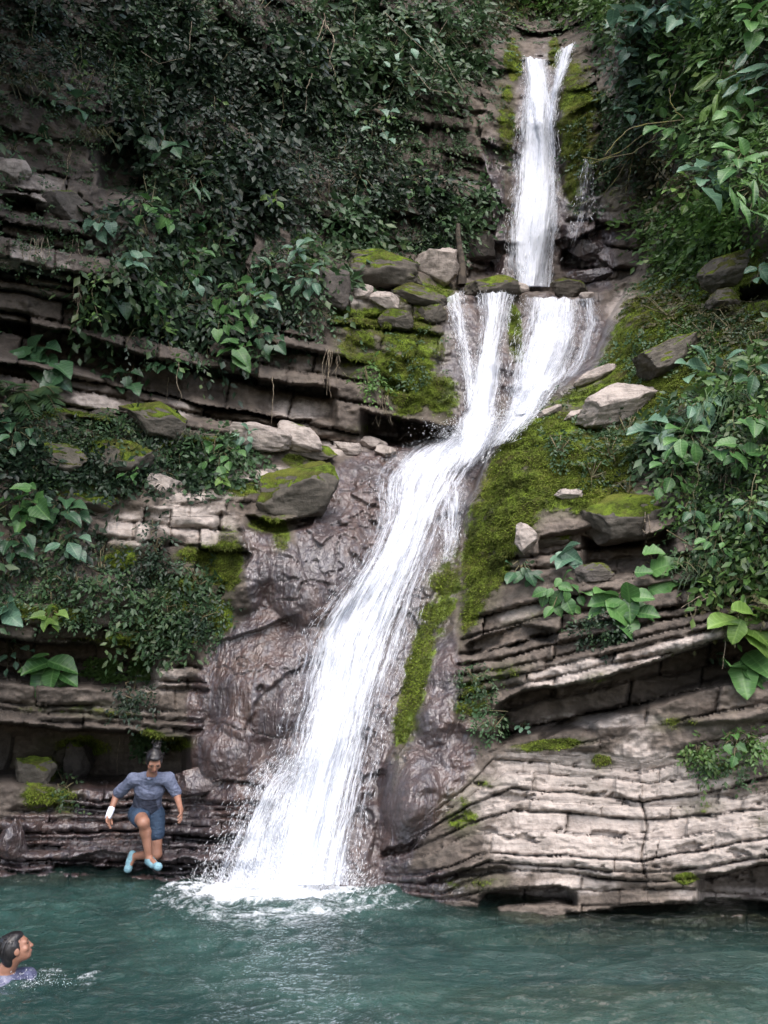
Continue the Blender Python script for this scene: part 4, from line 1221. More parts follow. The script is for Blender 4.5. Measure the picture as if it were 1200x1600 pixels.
def foliage_cloud(u, v, ru, rv, n, leaf_px, r, lw=0.5, nl=7, thick=0.35, hang=0.3, ang=0.0, twig=3.0, gap=0.0):
    q = np.sqrt(r.random(n))
    th = r.random(n) * 2 * math.pi
    x, y = q * np.cos(th) * ru, q * np.sin(th) * rv
    ca, sa = math.cos(math.radians(ang)), math.sin(math.radians(ang))
    uu, vv = u + x * ca - y * sa, v + x * sa + y * ca
    lump = fbm(np.stack([uu / 30, vv / 24, 0 * uu + u], -1), 3)
    k_ = lump > -0.02 + gap - 0.25 * r.random(n)
    k_ &= sdf([(800, 70), (905, 50), (885, 150), (885, 300), (890, 460), (780, 460), (790, 300)], uu, vv) < -30
    uu, vv = uu[k_], vv[k_]
    n = len(uu)
    P = surf(uu, vv)
    Nn = snorm(uu, vv)
    px = 1350 / P[:, 1]
    toward = rotm(np.array([0, 0, CAMZ]) - P)
    out = rotm(0.45 * Nn + 0.35 * toward + np.array([0, 0, 0.45]) + r.normal(size=(n, 3)) * 0.3)
    o = P + out * (r.random((n, 1)) ** 1.3 * thick) * np.clip(1.2 - q[k_, None], 0.15, 1)
    side = rotm(np.cross(out, r.normal(size=(n, 3))))
    d = rotm(side + 0.5 * out + np.array([0, 0, -hang]))
    nrm = rotm(0.5 * out + 0.35 * toward + np.array([0, 0, 0.6]) + 0.35 * r.normal(size=(n, 3)))
    ll = (leaf_px / px)[:, None, None]
    V, T = sprays(o, d, nrm, ll[:, 0, 0] * twig * (0.6 + 0.8 * r.random(n)), nl, ll, lw, r, droop=hang * 0.8)
    return V, T, o


BUSHES = []


def shrub(u, v, ru, rv, n, leaf_px, mt, label, seed, cat="shrub", group=None, name="shrub", stems=7, **kw):
    BUSHES.append((u, v, ru, rv, kw.get('thick', 0.35)))
    r = np.random.default_rng(seed)
    V, T, o = foliage_cloud(u, v, ru, rv, n, leaf_px, r, **kw)
    if len(o) < 3:
        return None
    b = surf(u, v + rv * 0.3)
    root = thing(name, label, cat, b, group)
    link("foliage", mesh_np("foliage", V - b, T=T), mt, root)
    tb = []
    for i in r.choice(len(o), min(stems, len(o)), replace=False):
        e = o[i] - b
        m1 = e * 0.5 + np.array([r.normal() * .05, -0.06, 0.06])
        tb.append(tube([np.zeros(3), m1 * 0.6, m1 * 1.2, e], [0.010, 0.008, 0.006, 0.003], 4))
    Vt, Qt = join_np(tb)
    link("stem", mesh_np("stem", Vt, Q=Qt, smooth=True), STEM, root)
    return root


def inside(poly, u, v):
    return sdf(poly, np.atleast_1d(np.asarray(u, float)), np.atleast_1d(np.asarray(v, float))) > 0


zone_count = [0]
MARKS = [(245, 655, "the moss covered shelf boulder"), (430, 684, "the pale shelf boulders"), (185, 716, "the mossy square boulder"), (120, 780, "the wide ledge boulder"), (168, 656, "the dim grey boulder"), (468, 766, "the bulging moss capped boulder"),
         (770, 448, "the moss green lip boulder"), (590, 424, "the large dark mossy boulder"), (563, 456, "the pale squared block"), (515, 452, "the grey cracked boulder"), (686, 420, "the upright grey slab"), (840, 85, "the upper fall's lip"), (850, 250, "the upper waterfall"),
         (55, 1206, "the cone shaped boulder"), (966, 634, "the pinkish buried boulder"), (1040, 556, "the brown mossy boulder"), (986, 808, "the jutting mossy boulder"), (1165, 420, "the big brown rock"), (20, 264, "the lichen grey block"), (96, 320, "the root hung grey block"),
         (975, 945, "the star leaved plant"), (1165, 974, "the insect eaten leaves"), (1118, 580, "the tall pale leaved plant"), (1030, 672, "the bluish lobed plant"), (1150, 715, "the hanging grass"), (1020, 30, "the draped round leaved vine"), (1000, 150, "the loose round leaves"),
         (1150, 140, "the pale long leaved plant"), (1180, 310, "the drooping long leaves"), (1110, 275, "the silvery lobed plant"), (52, 552, "the big bluish heart leaves"), (205, 408, "the upper heart leaved plant"), (236, 464, "the lower heart leaved plant"),
         (258, 222, "the black hollow"), (306, 280, "the narrow fronded fern"), (375, 470, "the small heart leaved creeper"), (372, 552, "the lowest bright creeper"), (475, 435, "the bluish oval plant"), (190, 596, "the dim lobed plant"), (504, 60, "the bleached bare roots"),
         (30, 790, "the climbing heart leaved thicket"), (108, 852, "the pale oval plant"), (78, 968, "the mossy ledge end"), (165, 1040, "the maidenhair curtain"), (300, 820, "the pale block wall"), (345, 712, "the dense glossy bush"), (985, 210, "the bare mossy branch"), (470, 395, "the light green cliff foot bush"), (120, 150, "the bulging shaded wall"), (300, 60, "the faint jungle twigs"), (650, 70, "the crossing bare twigs"), (690, 190, "the upper cliff blocks"), (860, 20, "the gap above the lip")]
used_labels = set()


def place_label(base, u, v):
    """Words that single one bush out: the nearest landmark and the side of it the bush grows on."""
    best = None
    for mu, mv, mn in MARKS:
        du, dv = u - mu, v - mv
        d = math.hypot(du, dv)
        if abs(du) > abs(dv):
            side_ = "left of" if du < 0 else "right of"
        else:
            side_ = "above" if dv < 0 else "below"
        lab = base + " " + ("just " if d < 62 else "" if d < 120 else "well ") + side_ + " " + mn
        if lab not in used_labels and (best is None or d < best[0]):
            best = (d, lab)
    used_labels.add(best[1])
    return best[1]




def zone(poly, step, ru, rv, n, leaf_px, mt, label, group, **kw):
    p = np.array(poly)
    r = np.random.default_rng(500 + zone_count[0])
    zone_count[0] += 1
    y = p[:, 1].min() + step / 2
    row = 0
    while y < p[:, 1].max():
        x = p[:, 0].min() + step / 2 + (row % 2) * step / 2
        while x < p[:, 0].max():
            uu, vv = x + r.normal() * step * 0.2, y + r.normal() * step * 0.2
            if inside(poly, uu, vv)[0] and r.random() > 0.06:
                k = 0.7 + 0.6 * r.random()
                mm = mt if not isinstance(mt, list) else mt[r.integers(len(mt))]
                shrub(uu, vv, ru * k, rv * k, int(n * k * k), leaf_px * r.choice([0.75, 0.95, 1.15, 1.6]), mm, place_label(label, uu, vv), int(r.integers(1e6)), group=group, **kw)
            x += step
        y += step * 0.85
        row += 1


# the dark jungle that hangs over the left wall and the gorge head
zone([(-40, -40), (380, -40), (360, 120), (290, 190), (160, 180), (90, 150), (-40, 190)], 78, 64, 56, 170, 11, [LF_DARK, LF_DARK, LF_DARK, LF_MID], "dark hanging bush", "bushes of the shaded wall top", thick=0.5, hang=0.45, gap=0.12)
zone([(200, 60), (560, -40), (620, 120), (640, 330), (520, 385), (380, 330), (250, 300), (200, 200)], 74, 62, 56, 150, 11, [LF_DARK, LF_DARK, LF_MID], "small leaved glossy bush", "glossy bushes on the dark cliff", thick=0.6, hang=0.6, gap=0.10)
zone([(540, -40), (800, -40), (800, 70), (770, 160), (700, 150), (600, 140)], 74, 62, 54, 110, 9, [LF_MID, LF_MID, LF_OLIVE], "twiggy grey green bush", "twiggy bushes by the fall head", thick=0.6, hang=0.4)
zone([(780, -60), (975, -60), (960, 60), (900, 50), (860, 60), (800, 74)], 56, 46, 36, 150, 8, [LF_FRESH, LF_BRIGHT], "fresh green bush", "bushes above the lip", thick=0.7)
zone([(955, 60), (1010, 40), (1060, 150), (1050, 260), (1000, 320), (960, 210)], 64, 54, 56, 90, 9, [LF_MID, LF_DARK, LF_MID], "dark small leaved bush", "dark bushes beyond the upper fall", thick=0.5, hang=0.5)
zone([(1020, -40), (1230, -40), (1230, 330), (1120, 340), (1060, 260), (1060, 80)], 74, 62, 60, 160, 12, [LF_FRESH, LF_BRIGHT, LF_OLIVE, LF_FRESH, LF_BRIGHT], "leafy high bank bush", "bushes on the high bank", thick=0.6, lw=0.42)
zone([(1040, 330), (1180, 320), (1160, 400), (1050, 400), (985, 480), (960, 500), (990, 420)], 50, 46, 36, 150, 8.5, [LF_FRESH, LF_BRIGHT], "fresh green herb clump", "herb clumps of the upper slope", thick=0.25)
zone([(640, 220), (720, 200), (760, 330), (690, 390), (600, 380), (560, 360)], 62, 50, 44, 110, 9, [LF_DARK, LF_MID], "sparse bush among blocks", "bushes among the blocks", thick=0.3, hang=0.5)
zone([(130, 300), (250, 270), (330, 330), (420, 400), (500, 400), (500, 470), (440, 560), (330, 540), (240, 500), (150, 480)], 62, 52, 52, 58, 13, [LF_MID, LF_DARK, LF_MID], "trailing creeper clump", "creeper clumps on the strata wall", thick=0.3, hang=0.9)
zone([(-30, 660), (100, 650), (240, 700), (200, 770), (60, 760), (-30, 750)], 60, 48, 36, 110, 9, [LF_DARK, LF_MID], "low dark herb clump", "herb clumps among the shelf boulders", thick=0.22)
zone([(-30, 780), (110, 790), (130, 860), (230, 900), (300, 930), (200, 960), (60, 930), (-30, 960)], 60, 48, 42, 46, 11, [LF_DARK, LF_MID], "damp ledge leafy clump", "leafy clumps on the damp ledges", thick=0.25, hang=0.6)
zone([(235, 880), (340, 900), (350, 960), (290, 1010), (220, 990)], 48, 36, 30, 70, 7, [LF_DARK, LF_MID], "tiny leaved sprig clump", "sprig clumps on the mossy wall", thick=0.12, hang=0.5)
zone([(1085, 620), (1230, 560), (1230, 860), (1150, 900), (1080, 850), (1050, 800), (1040, 720)], 68, 56, 50, 110, 12, [LF_MID, LF_BRIGHT, LF_MID], "steep bank undergrowth clump", "undergrowth clumps on the steep bank", thick=0.35, hang=0.6)
zone([(1070, 860), (1230, 860), (1230, 940), (1080, 930)], 56, 46, 34, 90, 9, [LF_OLIVE, LF_MID], "withered ledge herb clump", "herb clumps on the ledge top", thick=0.25, hang=0.7)
zone([(900, 680), (1010, 640), (1030, 740), (960, 770), (900, 740)], 50, 40, 28, 34, 7, [LF_MID, LF_DARK], "small herb clump in slope moss", "herb clumps in the slope moss", thick=0.12)
zone([(1030, 480), (1200, 470), (1210, 560), (1100, 560), (1020, 560)], 54, 42, 30, 80, 7.5, [LF_OLIVE, LF_MID, LF_BRIGHT], "herb clump in brown moss", "herb clumps in brown moss", thick=0.15)
for a_ in [(330, 715, 72, 46, 260, 13, LF_MID, "dense bush of small glossy leaves spilling between the shelf boulders"),
           (280, 735, 50, 36, 150, 12, LF_DARK, "dark bush in the cleft under the moss covered boulder"),
           (232, 668, 56, 20, 90, 7, LF_DARK, "thin herb mat along the foot of the moss covered boulder"),
           (688, 350, 34, 60, 240, 8, LF_DARK, "dark ivy column wrapping the rock beside the upper fall"),
           (540, 385, 60, 20, 130, 8, LF_MID, "low bush along the bench above the large dark boulder"),
           (640, 375, 50, 20, 90, 8, LF_MID, "grey green bush over the large dark mossy boulder"),
           (240, 850, 16, 40, 60, 9, LF_DARK, "narrow plant rooted in the joint of the pale block wall"),
           (872, 700, 18, 22, 40, 8, LF_MID, "lone small sprig in the moss of the open slope"),
           (940, 985, 44, 20, 90, 9, LF_DARK, "dark drooping fern clump under the star leaved plant"),
           (1090, 1180, 22, 26, 70, 9, LF_BRIGHT, "small bright plant growing from a joint of the pale outcrop"),
           (1170, 1160, 34, 14, 60, 9, LF_BRIGHT, "fresh leafy sprig on the mossy step of the outcrop"),
           (770, 1135, 34, 14, 50, 7, LF_MID, "small herb tuft at the back of the low ledge"),
           (745, 1060, 30, 26, 60, 7, LF_MID, "herb tuft on the mossy nook beside the wet streak"),
           (100, 1220, 16, 30, 40, 8, LF_MID, "little sprig between the cone boulder and the pillar rock"),
           (205, 1080, 26, 40, 110, 8, LF_DARK, "dark sprig curtain hanging above the overhung band"),
           (1150, 20, 60, 50, 200, 13, LF_BRIGHT, "yellow green bush at the top of the high bank"),
           (1050, 275, 60, 46, 200, 13, LF_OLIVE, "olive bush with yellowing leaves above the herb carpet"),
           (470, 395, 30, 26, 90, 9, LF_BRIGHT, "light green bush at the foot of the dark cliff"),
           (575, 592, 14, 34, 60, 10, LF_BRIGHT, "bright creeper hanging beside the moss curtain")]:
    shrub(*a_, seed=int(a_[0] * 7 + a_[1]), thick=0.25, hang=0.55)

def leafy_vine(u, v, h, label, seed, mt, leaf_px=9, out=0.45):
    r = np.random.default_rng(seed)
    Yb = float(surf(u, v)[1]) - out
    n = 9
    uu = u + np.cumsum(r.normal(size=n)) * 3.5
    vv2 = v + np.linspace(0, h, n)
    pts = at(uu, vv2, np.minimum(Yb, surf(uu, vv2)[:, 1] - 0.08))
    b = pts[0].copy()
    root = thing("hanging_vine", label, "vine", b)
    V, Q = tube(pts - b, np.linspace(0.006, 0.003, n), 4)
    link("stem", mesh_np("stem", V, Q=Q, smooth=True), STEM, root)
    k = max(6, int(h / 9))
    t = np.sort(r.random(k)) * (n - 1)
    o = np.stack([np.interp(t, range(n), (pts - b)[:, c]) for c in range(3)], -1)
    d = np.stack([r.normal(size=k), -np.abs(r.normal(size=k)) * 0.5, -0.4 + 0.3 * r.normal(size=k)], -1)
    px = float(ppm(v, Yb))
    V, T = sprays(o, d, np.tile([0, -0.6, 0.7], (k, 1)) + r.normal(size=(k, 3)) * 0.2, np.full(k, leaf_px * 1.6 / px), 3, np.full((k, 1, 1), leaf_px / px), 0.55, r, 60, 0.4)
    link("foliage", mesh_np("foliage", V, T=T), mt, root)


for i_, (u, v, h) in enumerate([(60, 20, 130), (130, 60, 90), (180, 90, 120), (232, 120, 100), (330, 150, 130), (392, 210, 120), (440, 120, 150), (470, 240, 110), (520, 170, 140), (548, 290, 80), (590, 60, 120), (350, 300, 110), (285, 320, 140), (150, 400, 110), (395, 450, 120), (330, 460, 100), (250, 480, 90), (1060, 130, 110), (1100, 210, 100), (1180, 210, 90), (1150, 640, 120), (1095, 720, 100), (1185, 740, 110)]):
    leafy_vine(u, v, h, place_label("thin leafy vine hanging", u, v + h / 2), 40 + i_, [LF_MID, LF_BRIGHT, LF_MID][i_ % 3], 8 + 3 * (i_ % 3))

# ------------------------------------------------------------------ broad leaved plants, each leaf a mesh of its own
def leaf_mesh(kind, seed):
    r = np.random.default_rng(seed)
    t = np.array([-0.10, 0.0, 0.12, 0.28, 0.46, 0.64, 0.82, 0.94, 1.0]) if kind == 'heart' else np.array([0, 0.06, 0.16, 0.32, 0.5, 0.68, 0.84, 0.95, 1.0])
    if kind == 'heart':
        wd = np.array([0.22, 0.36, 0.44, 0.46, 0.42, 0.33, 0.19, 0.07, 0.005])
        hole = np.array([0.55, 0.0, 0, 0, 0, 0, 0, 0, 0])
    elif kind == 'oval':
        wd = np.array([0.01, 0.13, 0.24, 0.33, 0.35, 0.30, 0.19, 0.07, 0.005])
        hole = np.zeros(9)
    elif kind == 'lobed':
        wd = np.array([0.02, 0.24, 0.44, 0.34, 0.46, 0.27, 0.22, 0.08, 0.005])
        hole = np.zeros(9)
    else:
        wd = np.array([0.005, 0.05, 0.09, 0.125, 0.13, 0.11, 0.07, 0.025, 0.003])
        hole = np.zeros(9)
    curl, fold, wav = 0.12 + 0.25 * r.random(), 0.10 + 0.25 * r.random(), 0.03 + 0.03 * r.random()
    ks = np.array([-1, -0.55, 0, 0.55, 1.0])
    V, A = [], []
    for i, (ti, wi) in enumerate(zip(t, wd)):
        for k in ks:
            if hole[i] and abs(k) < 0.9:
                x, y = k * wi, ti + 0.10
            else:
                x, y = k * wi * (1 + 0.1 * r.normal() * (abs(k) == 1)), ti
            z = abs(k) * wi * fold * 1.4 - curl * ti * ti + wav * math.sin(7 * ti + 3 * k) * abs(k)
            V.append((x, y, z))
            A.append((x, ti, 0))
    Q = [(i * 5 + k, i * 5 + k + 1, i * 5 + k + 6, i * 5 + k + 5) for i in range(8) for k in range(4)]
    me = mesh_np("leaf", np.array(V), Q=np.array(Q), smooth=True)
    point_attr(me, "leaf", np.array(A), 'FLOAT_VECTOR')
    return me


LEAF = {}
for kind in ('heart', 'oval', 'lobed', 'lance'):
    for mn, mt in (('green', BL_GREEN), ('blue', BL_BLUE), ('dark', BL_DARK), ('young', BL_YELL)):
        L_ = [leaf_mesh(kind, 10 + i) for i in range(3)]
        for q_ in L_:
            q_.materials.append(mt)
        LEAF[kind, mn] = L_


def basis(dr, n):
    y = Vector(dr).normalized()
    x = y.cross(Vector(n)).normalized()
    z = x.cross(y)
    return Matrix((x, y, z)).transposed().to_4x4()


def broad_plant(u, v, n, rad, size, kind, tone, label, seed, out=0.17, flat=0.75, squash=0.8, droop=0.35, name="broad_leaf_plant", cat="plant", spots=None, ang=None):
    """A plant whose single leaves can be picked out: base on the rock, a stalk to every leaf."""
    r = np.random.default_rng(seed)
    yb = float(surf(u, v)[1])
    b = surf(u, v)
    root = thing(name, label, cat, b)
    px = float(ppm(v, yb))
    front = float(np.mean(sorted([surf(u + a * rad * .6, v + c * rad * .6)[1] for a in (-1, 0, 1) for c in (-1, 0, 1)])[:4]))
    rad = rad * 0.88
    out += max([0.75 * t_ for bu, bv, br, bq, t_ in BUSHES if ((u - bu) / br) ** 2 + ((v - bv) / bq) ** 2 < 1.1] + [0])
    tb = []
    for i in range(n):
        if spots:
            du, dv = spots[i]
        else:
            th = 2.399 * i + r.normal() * 0.3
            q = rad * math.sqrt((i + 0.4) / n)
            du, dv = q * math.cos(th), q * math.sin(th) * squash
        Yl = min(front, yb) - out * (0.35 + 0.8 * r.random())
        c = at(u + du, v + dv, Yl)
        dr = np.array([du / (rad + 1e-6) * 1.0 + r.normal() * 0.3, -0.35 + r.normal() * 0.2, -dv / (rad + 1e-6) * 0.8 - droop + r.normal() * 0.2])
        if ang is not None:
            dr = np.array([math.cos(ang) + r.normal() * .25, -0.3 + r.normal() * .15, math.sin(ang) + r.normal() * .25])
        dr /= np.linalg.norm(dr)
        nn = np.array([r.normal() * 0.3, -flat + r.normal() * 0.2, 0.75 + r.normal() * 0.25])
        s = 0.86 * size / px * (0.62 + 0.6 * r.random())
        M = basis(dr, nn)
        o = bpy.data.objects.new("leaf", LEAF[kind, tone][i % 3])
        COL.objects.link(o)
        o.parent = root
        st = c - dr * s * 0.45 - b
        o.matrix_local = Matrix.Translation(st) @ M @ Matrix.Diagonal((s * (0.9 + 0.2 * r.random()), s, s, 1))
        m1 = st * 0.45 + np.array([0, -0.02, 0.05 * (1 + r.random())])
        tb.append(tube([np.zeros(3), m1, st * 0.8 + np.array([0, 0, 0.03]), st], [0.007, 0.006, 0.005, 0.003], 4))
    Vt, Qt = join_np(tb)
    link("stem", mesh_np("stem", Vt, Q=Qt, smooth=True), STEM, root)
    return root


BP = [
    # the far bank
    (815, 893, 9, 32, 26, 'oval', 'dark', "small oval leaved plant at the moss edge beside the upright pale stone", {}),
    (880, 930, 16, 46, 30, 'oval', 'green', "bright plant of many oval leaves hanging over the ledge between its neighbours", dict(droop=.6)),
    (888, 870, 5, 26, 34, 'heart', 'blue', "plant with four bluish leaves above the bright oval leaved one", {}),
    (975, 945, 10, 48, 56, 'oval', 'green', "star shaped plant with large pointed leaves on the ledge", dict(droop=.2)),
    (1024, 886, 4, 42, 50, 'lobed', 'green', "plant with three broad lobed leaves below the jutting boulder's end", dict(ang=.3)),
    (1172, 1048, 7, 40, 66, 'oval', 'green', "plant with the largest oval leaves at the end of the dark overhang", dict(droop=.4)),
    (1165, 974, 6, 44, 58, 'oval', 'young', "yellow green plant with insect eaten leaves above the large oval leaves", {}),
    (1118, 580, 14, 58, 40, 'oval', 'blue', "tall plant of pale oval leaves on the steep bank", dict(droop=.1)),
    (1102, 636, 7, 34, 38, 'oval', 'blue', "whorl of pale oval leaves just under the tall pale plant", {}),
    (1030, 672, 8, 42, 44, 'lobed', 'blue', "plant of bluish lobed leaves beside the pinkish buried boulder", {}),
    (1150, 715, 9, 40, 32, 'heart', 'green', "fresh green plant below the hanging grass on the steep bank", {}),
    (1050, 742, 9, 52, 28, 'oval', 'green', "scattered oval leaved plant over the jutting boulder's hollow", {}),
    (1080, 800, 5, 22, 22, 'oval', 'dark', "little four leaved plant dangling in the shade of the steep bank", {}),
    (1185, 590, 8, 40, 34, 'oval', 'dark', "shaded oval leaved plant behind the grass on the steep bank", {}),
    (1120, 1030, 4, 16, 16, 'oval', 'blue', "tiny pale leaved sprig hanging at the overhang's mouth", {}),
    (820, 1138, 5, 14, 13, 'oval', 'blue', "tiny white leaved sprig on the ledge over the outcrop", {}),
    (1150, 1165, 9, 40, 18, 'lobed', 'green', "creeping lobed leaved plant on the outcrop's mossy step", {}),
    (1000, 30, 22, 66, 30, 'heart', 'blue', "pale round leaved vine draped over the top of the gorge", dict(squash=.45)),
    (1075, 18, 16, 50, 30, 'heart', 'blue', "pale round leaved vine beside the draped one, higher on the bank", dict(squash=.6)),
    (985, 75, 9, 28, 20, 'heart', 'blue', "small hanging spray of pale round leaves under the draped vine", {}),
    (1012, 135, 6, 26, 24, 'heart', 'blue', "loose spray of round leaves in front of the dark bushes", {}),
    (985, 172, 6, 24, 22, 'heart', 'blue', "lowest spray of round leaves above the bare branch", {}),
    (1125, 150, 8, 44, 52, 'lance', 'young', "yellow green plant of long leaves rising from the high bank", dict(ang=.9)),
    (1170, 120, 9, 46, 60, 'lance', 'blue', "pale long leaved plant at the rim of the high bank", dict(ang=.5)),
    (1180, 310, 12, 40, 52, 'lance', 'green', "long leaved plant drooping over the big brown rock", dict(ang=-1.3)),
    (1185, 30, 8, 40, 46, 'oval', 'green', "bright broad leaves reaching in at the top of the high bank", {}),
    (1128, 180, 5, 30, 46, 'oval', 'young', "vivid upright leaf cluster amid the long leaved plants", dict(ang=1.1)),
    (1110, 275, 7, 44, 44, 'lobed', 'blue', "silvery lobed leaved plant above the herb carpet", {}),
    (1170, 180, 10, 50, 32, 'oval', 'green', "leafy oval plant in the middle of the high bank", {}),
    (1165, 245, 10, 46, 36, 'oval', 'green', "broad leaved plant just over the drooping long leaves", {}),
    (1130, 100, 9, 50, 26, 'oval', 'green', "thin leaved sapling behind the pale long leaved plant", {}),
    # the shaded wall
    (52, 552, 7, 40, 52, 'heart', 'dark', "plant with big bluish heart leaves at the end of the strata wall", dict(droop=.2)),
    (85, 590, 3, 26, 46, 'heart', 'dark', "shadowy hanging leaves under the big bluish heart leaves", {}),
    (205, 408, 6, 26, 38, 'heart', 'blue', "pale heart leaved plant high on the strata wall", dict(droop=.2)),
    (236, 464, 7, 32, 42, 'heart', 'green', "larger heart leaved plant hanging lower on the strata wall", dict(droop=.2)),
    (258, 342, 6, 26, 28, 'heart', 'green', "bright heart leaved plant above the two heart leaved ones", {}),
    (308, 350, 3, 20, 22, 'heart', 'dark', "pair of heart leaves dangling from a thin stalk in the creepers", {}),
    (258, 222, 7, 36, 30, 'oval', 'dark', "broad leaved plant at the mouth of the black hollow", dict(droop=.1)),
    (222, 320, 7, 32, 22, 'lobed', 'green', "small yellow green plant under the black hollow", {}),
    (306, 280, 9, 36, 30, 'lance', 'dark', "fern like plant of narrow leaves on the dark cliff", {}),
    (375, 470, 14, 52, 24, 'heart', 'green', "upper creeper of small heart leaves on the strata wall", dict(droop=.6)),
    (372, 552, 8, 30, 30, 'heart', 'green', "lowest creeper with three bright heart leaves under the strata lip", dict(droop=.5)),
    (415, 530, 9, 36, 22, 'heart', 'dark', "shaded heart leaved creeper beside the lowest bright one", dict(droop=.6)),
    (345, 500, 10, 40, 24, 'heart', 'green', "middle creeper of heart leaves trailing past the ledge", dict(droop=.7)),
    (475, 435, 12, 36, 24, 'oval', 'blue', "bluish oval leaved plant beside the grey cracked boulder", {}),
    (466, 388, 7, 24, 22, 'oval', 'blue', "pale plant standing in front of the dark cliff's foot", {}),
    (190, 596, 6, 34, 28, 'lobed', 'dark', "dark lobed plant under the strata ledge", {}),
    (262, 570, 6, 30, 24, 'lobed', 'dark', "drooping dim plant beside the hanging root", {}),
    (75, 145, 6, 30, 20, 'oval', 'dark', "dim oval leaved plant in the shaded jungle", {}),
    (66, 212, 5, 22, 20, 'heart', 'dark', "heart leaved sprig over the lichen grey block", {}),
    (120, 160, 9, 40, 24, 'lobed', 'dark', "shadowy lobed plant on the bulging shaded wall", {}),
    (20, 235, 8, 30, 22, 'lance', 'dark', "dark lance leaved tuft atop the lichen grey block", {}),
    (430, 310, 5, 18, 20, 'oval', 'young', "single yellow green sprig before the dark cliff", {}),
    (160, 345, 7, 34, 24, 'heart', 'blue', "pale heart leaved creeper at the edge of the root hung blocks", dict(droop=.5)),
    (300, 405, 8, 40, 26, 'heart', 'green', "creeper of bright hearts midway along the strata wall", dict(droop=.6)),
    (180, 470, 8, 40, 26, 'heart', 'dark', "shaded heart creeper under the upper heart leaved plant", dict(droop=.6)),
    (300, 440, 7, 30, 22, 'oval', 'blue', "pale oval sprig between the heart leaved creepers", dict(droop=.5)),
    (400, 470, 9, 36, 22, 'heart', 'blue', "pale heart creeper beside the grey cracked boulder's foot", dict(droop=.6)),
    (330, 380, 8, 40, 20, 'oval', 'green', "oval leaved plant sprouting above the small heart leaved creeper", {}),
    (420, 420, 7, 30, 22, 'oval', 'dark', "shaded oval plant below the light green cliff foot bush", {}),
    (620, 130, 9, 50, 18, 'oval', 'blue', "pale small leaved spray on the upper cliff blocks", {}),
    (585, 190, 10, 56, 17, 'lobed', 'blue', "grey green leafy spray lower on the cliff blocks", {}),
    (560, 280, 9, 50, 16, 'oval', 'dark', "dim oval spray on the dark cliff near the blocks", {}),
    (660, 280, 8, 40, 18, 'oval', 'green', "green spray growing from a crack in the upper cliff blocks", {}),
    (640, 60, 8, 46, 18, 'oval', 'blue', "pale spray among the crossing bare twigs", {}),
    (1060, 200, 10, 50, 26, 'oval', 'green', "leafy plant at the root of the bare mossy branch", {}),
    (1080, 300, 10, 46, 22, 'oval', 'young', "yellowing oval plant beside the silvery lobed plant", {}),
    (1050, 90, 9, 44, 24, 'oval', 'green', "oval plant below the higher round leaved vine", {}),
    (1190, 430, 6, 26, 24, 'oval', 'blue', "pale sprig at the end of the big brown rock", {}),
    (1075, 690, 10, 46, 30, 'oval', 'green', "oval leaved plant between the bluish lobed plant and the grass", {}),
    (1190, 660, 9, 40, 32, 'heart', 'green', "heart leaved plant hanging at the end of the steep bank", dict(droop=.4)),
    (1180, 800, 9, 40, 26, 'oval', 'dark', "shaded oval plant low on the steep bank", {}),
    (1120, 850, 8, 40, 20, 'oval', 'green', "small oval plant among the ragged ledge grass", {}),
    # shelf and pool side
    (30, 790, 13, 52, 34, 'heart', 'green', "heart leaved thicket climbing over the wide ledge boulder", dict(droop=.4)),
    (95, 800, 9, 44, 30, 'heart', 'dark', "shaded heart leaved plant next to the climbing thicket", {}),
    (108, 852, 6, 34, 32, 'oval', 'blue', "pale oval leaved plant below the climbing thicket", {}),
    (20, 850, 10, 40, 28, 'heart', 'dark', "dark heart leaved plant under the climbing thicket", {}),
    (20, 680, 11, 44, 26, 'oval', 'dark', "dark oval leaved plant below the pinnate fronds", {}),
    (72, 1052, 9, 42, 44, 'oval', 'green', "broad leaved plant hanging above the pool side hollow", dict(droop=.5)),
    (78, 968, 6, 26, 26, 'heart', 'young', "light green plant on the mossy ledge end", {}),
    (10, 952, 4, 24, 34, 'heart', 'blue', "pair of pale heart leaves by the mossy ledge end", {}),
    (15, 1020, 14, 40, 15, 'oval', 'blue', "string of small pale leaves trailing down by the hollow", dict(squash=1.3)),
    (345, 712, 12, 44, 22, 'oval', 'green', "oval leaved plant topping the dense glossy bush", {}),
    (385, 685, 8, 28, 20, 'oval', 'blue', "pale leaved sprig in front of the long pale boulder", {}),
    (205, 742, 5, 20, 16, 'oval', 'green', "tiny bright sprig under the mossy square boulder", {}),
    (345, 748, 4, 16, 24, 'heart', 'young', "single bright leaf cluster at the dense bush's foot", {}),
]
for i_, (u, v, n, rad, size, kind, tone, lab, kw) in enumerate(BP):
    broad_plant(u, v, n, rad, size, kind, tone, lab, 900 + i_, **kw)

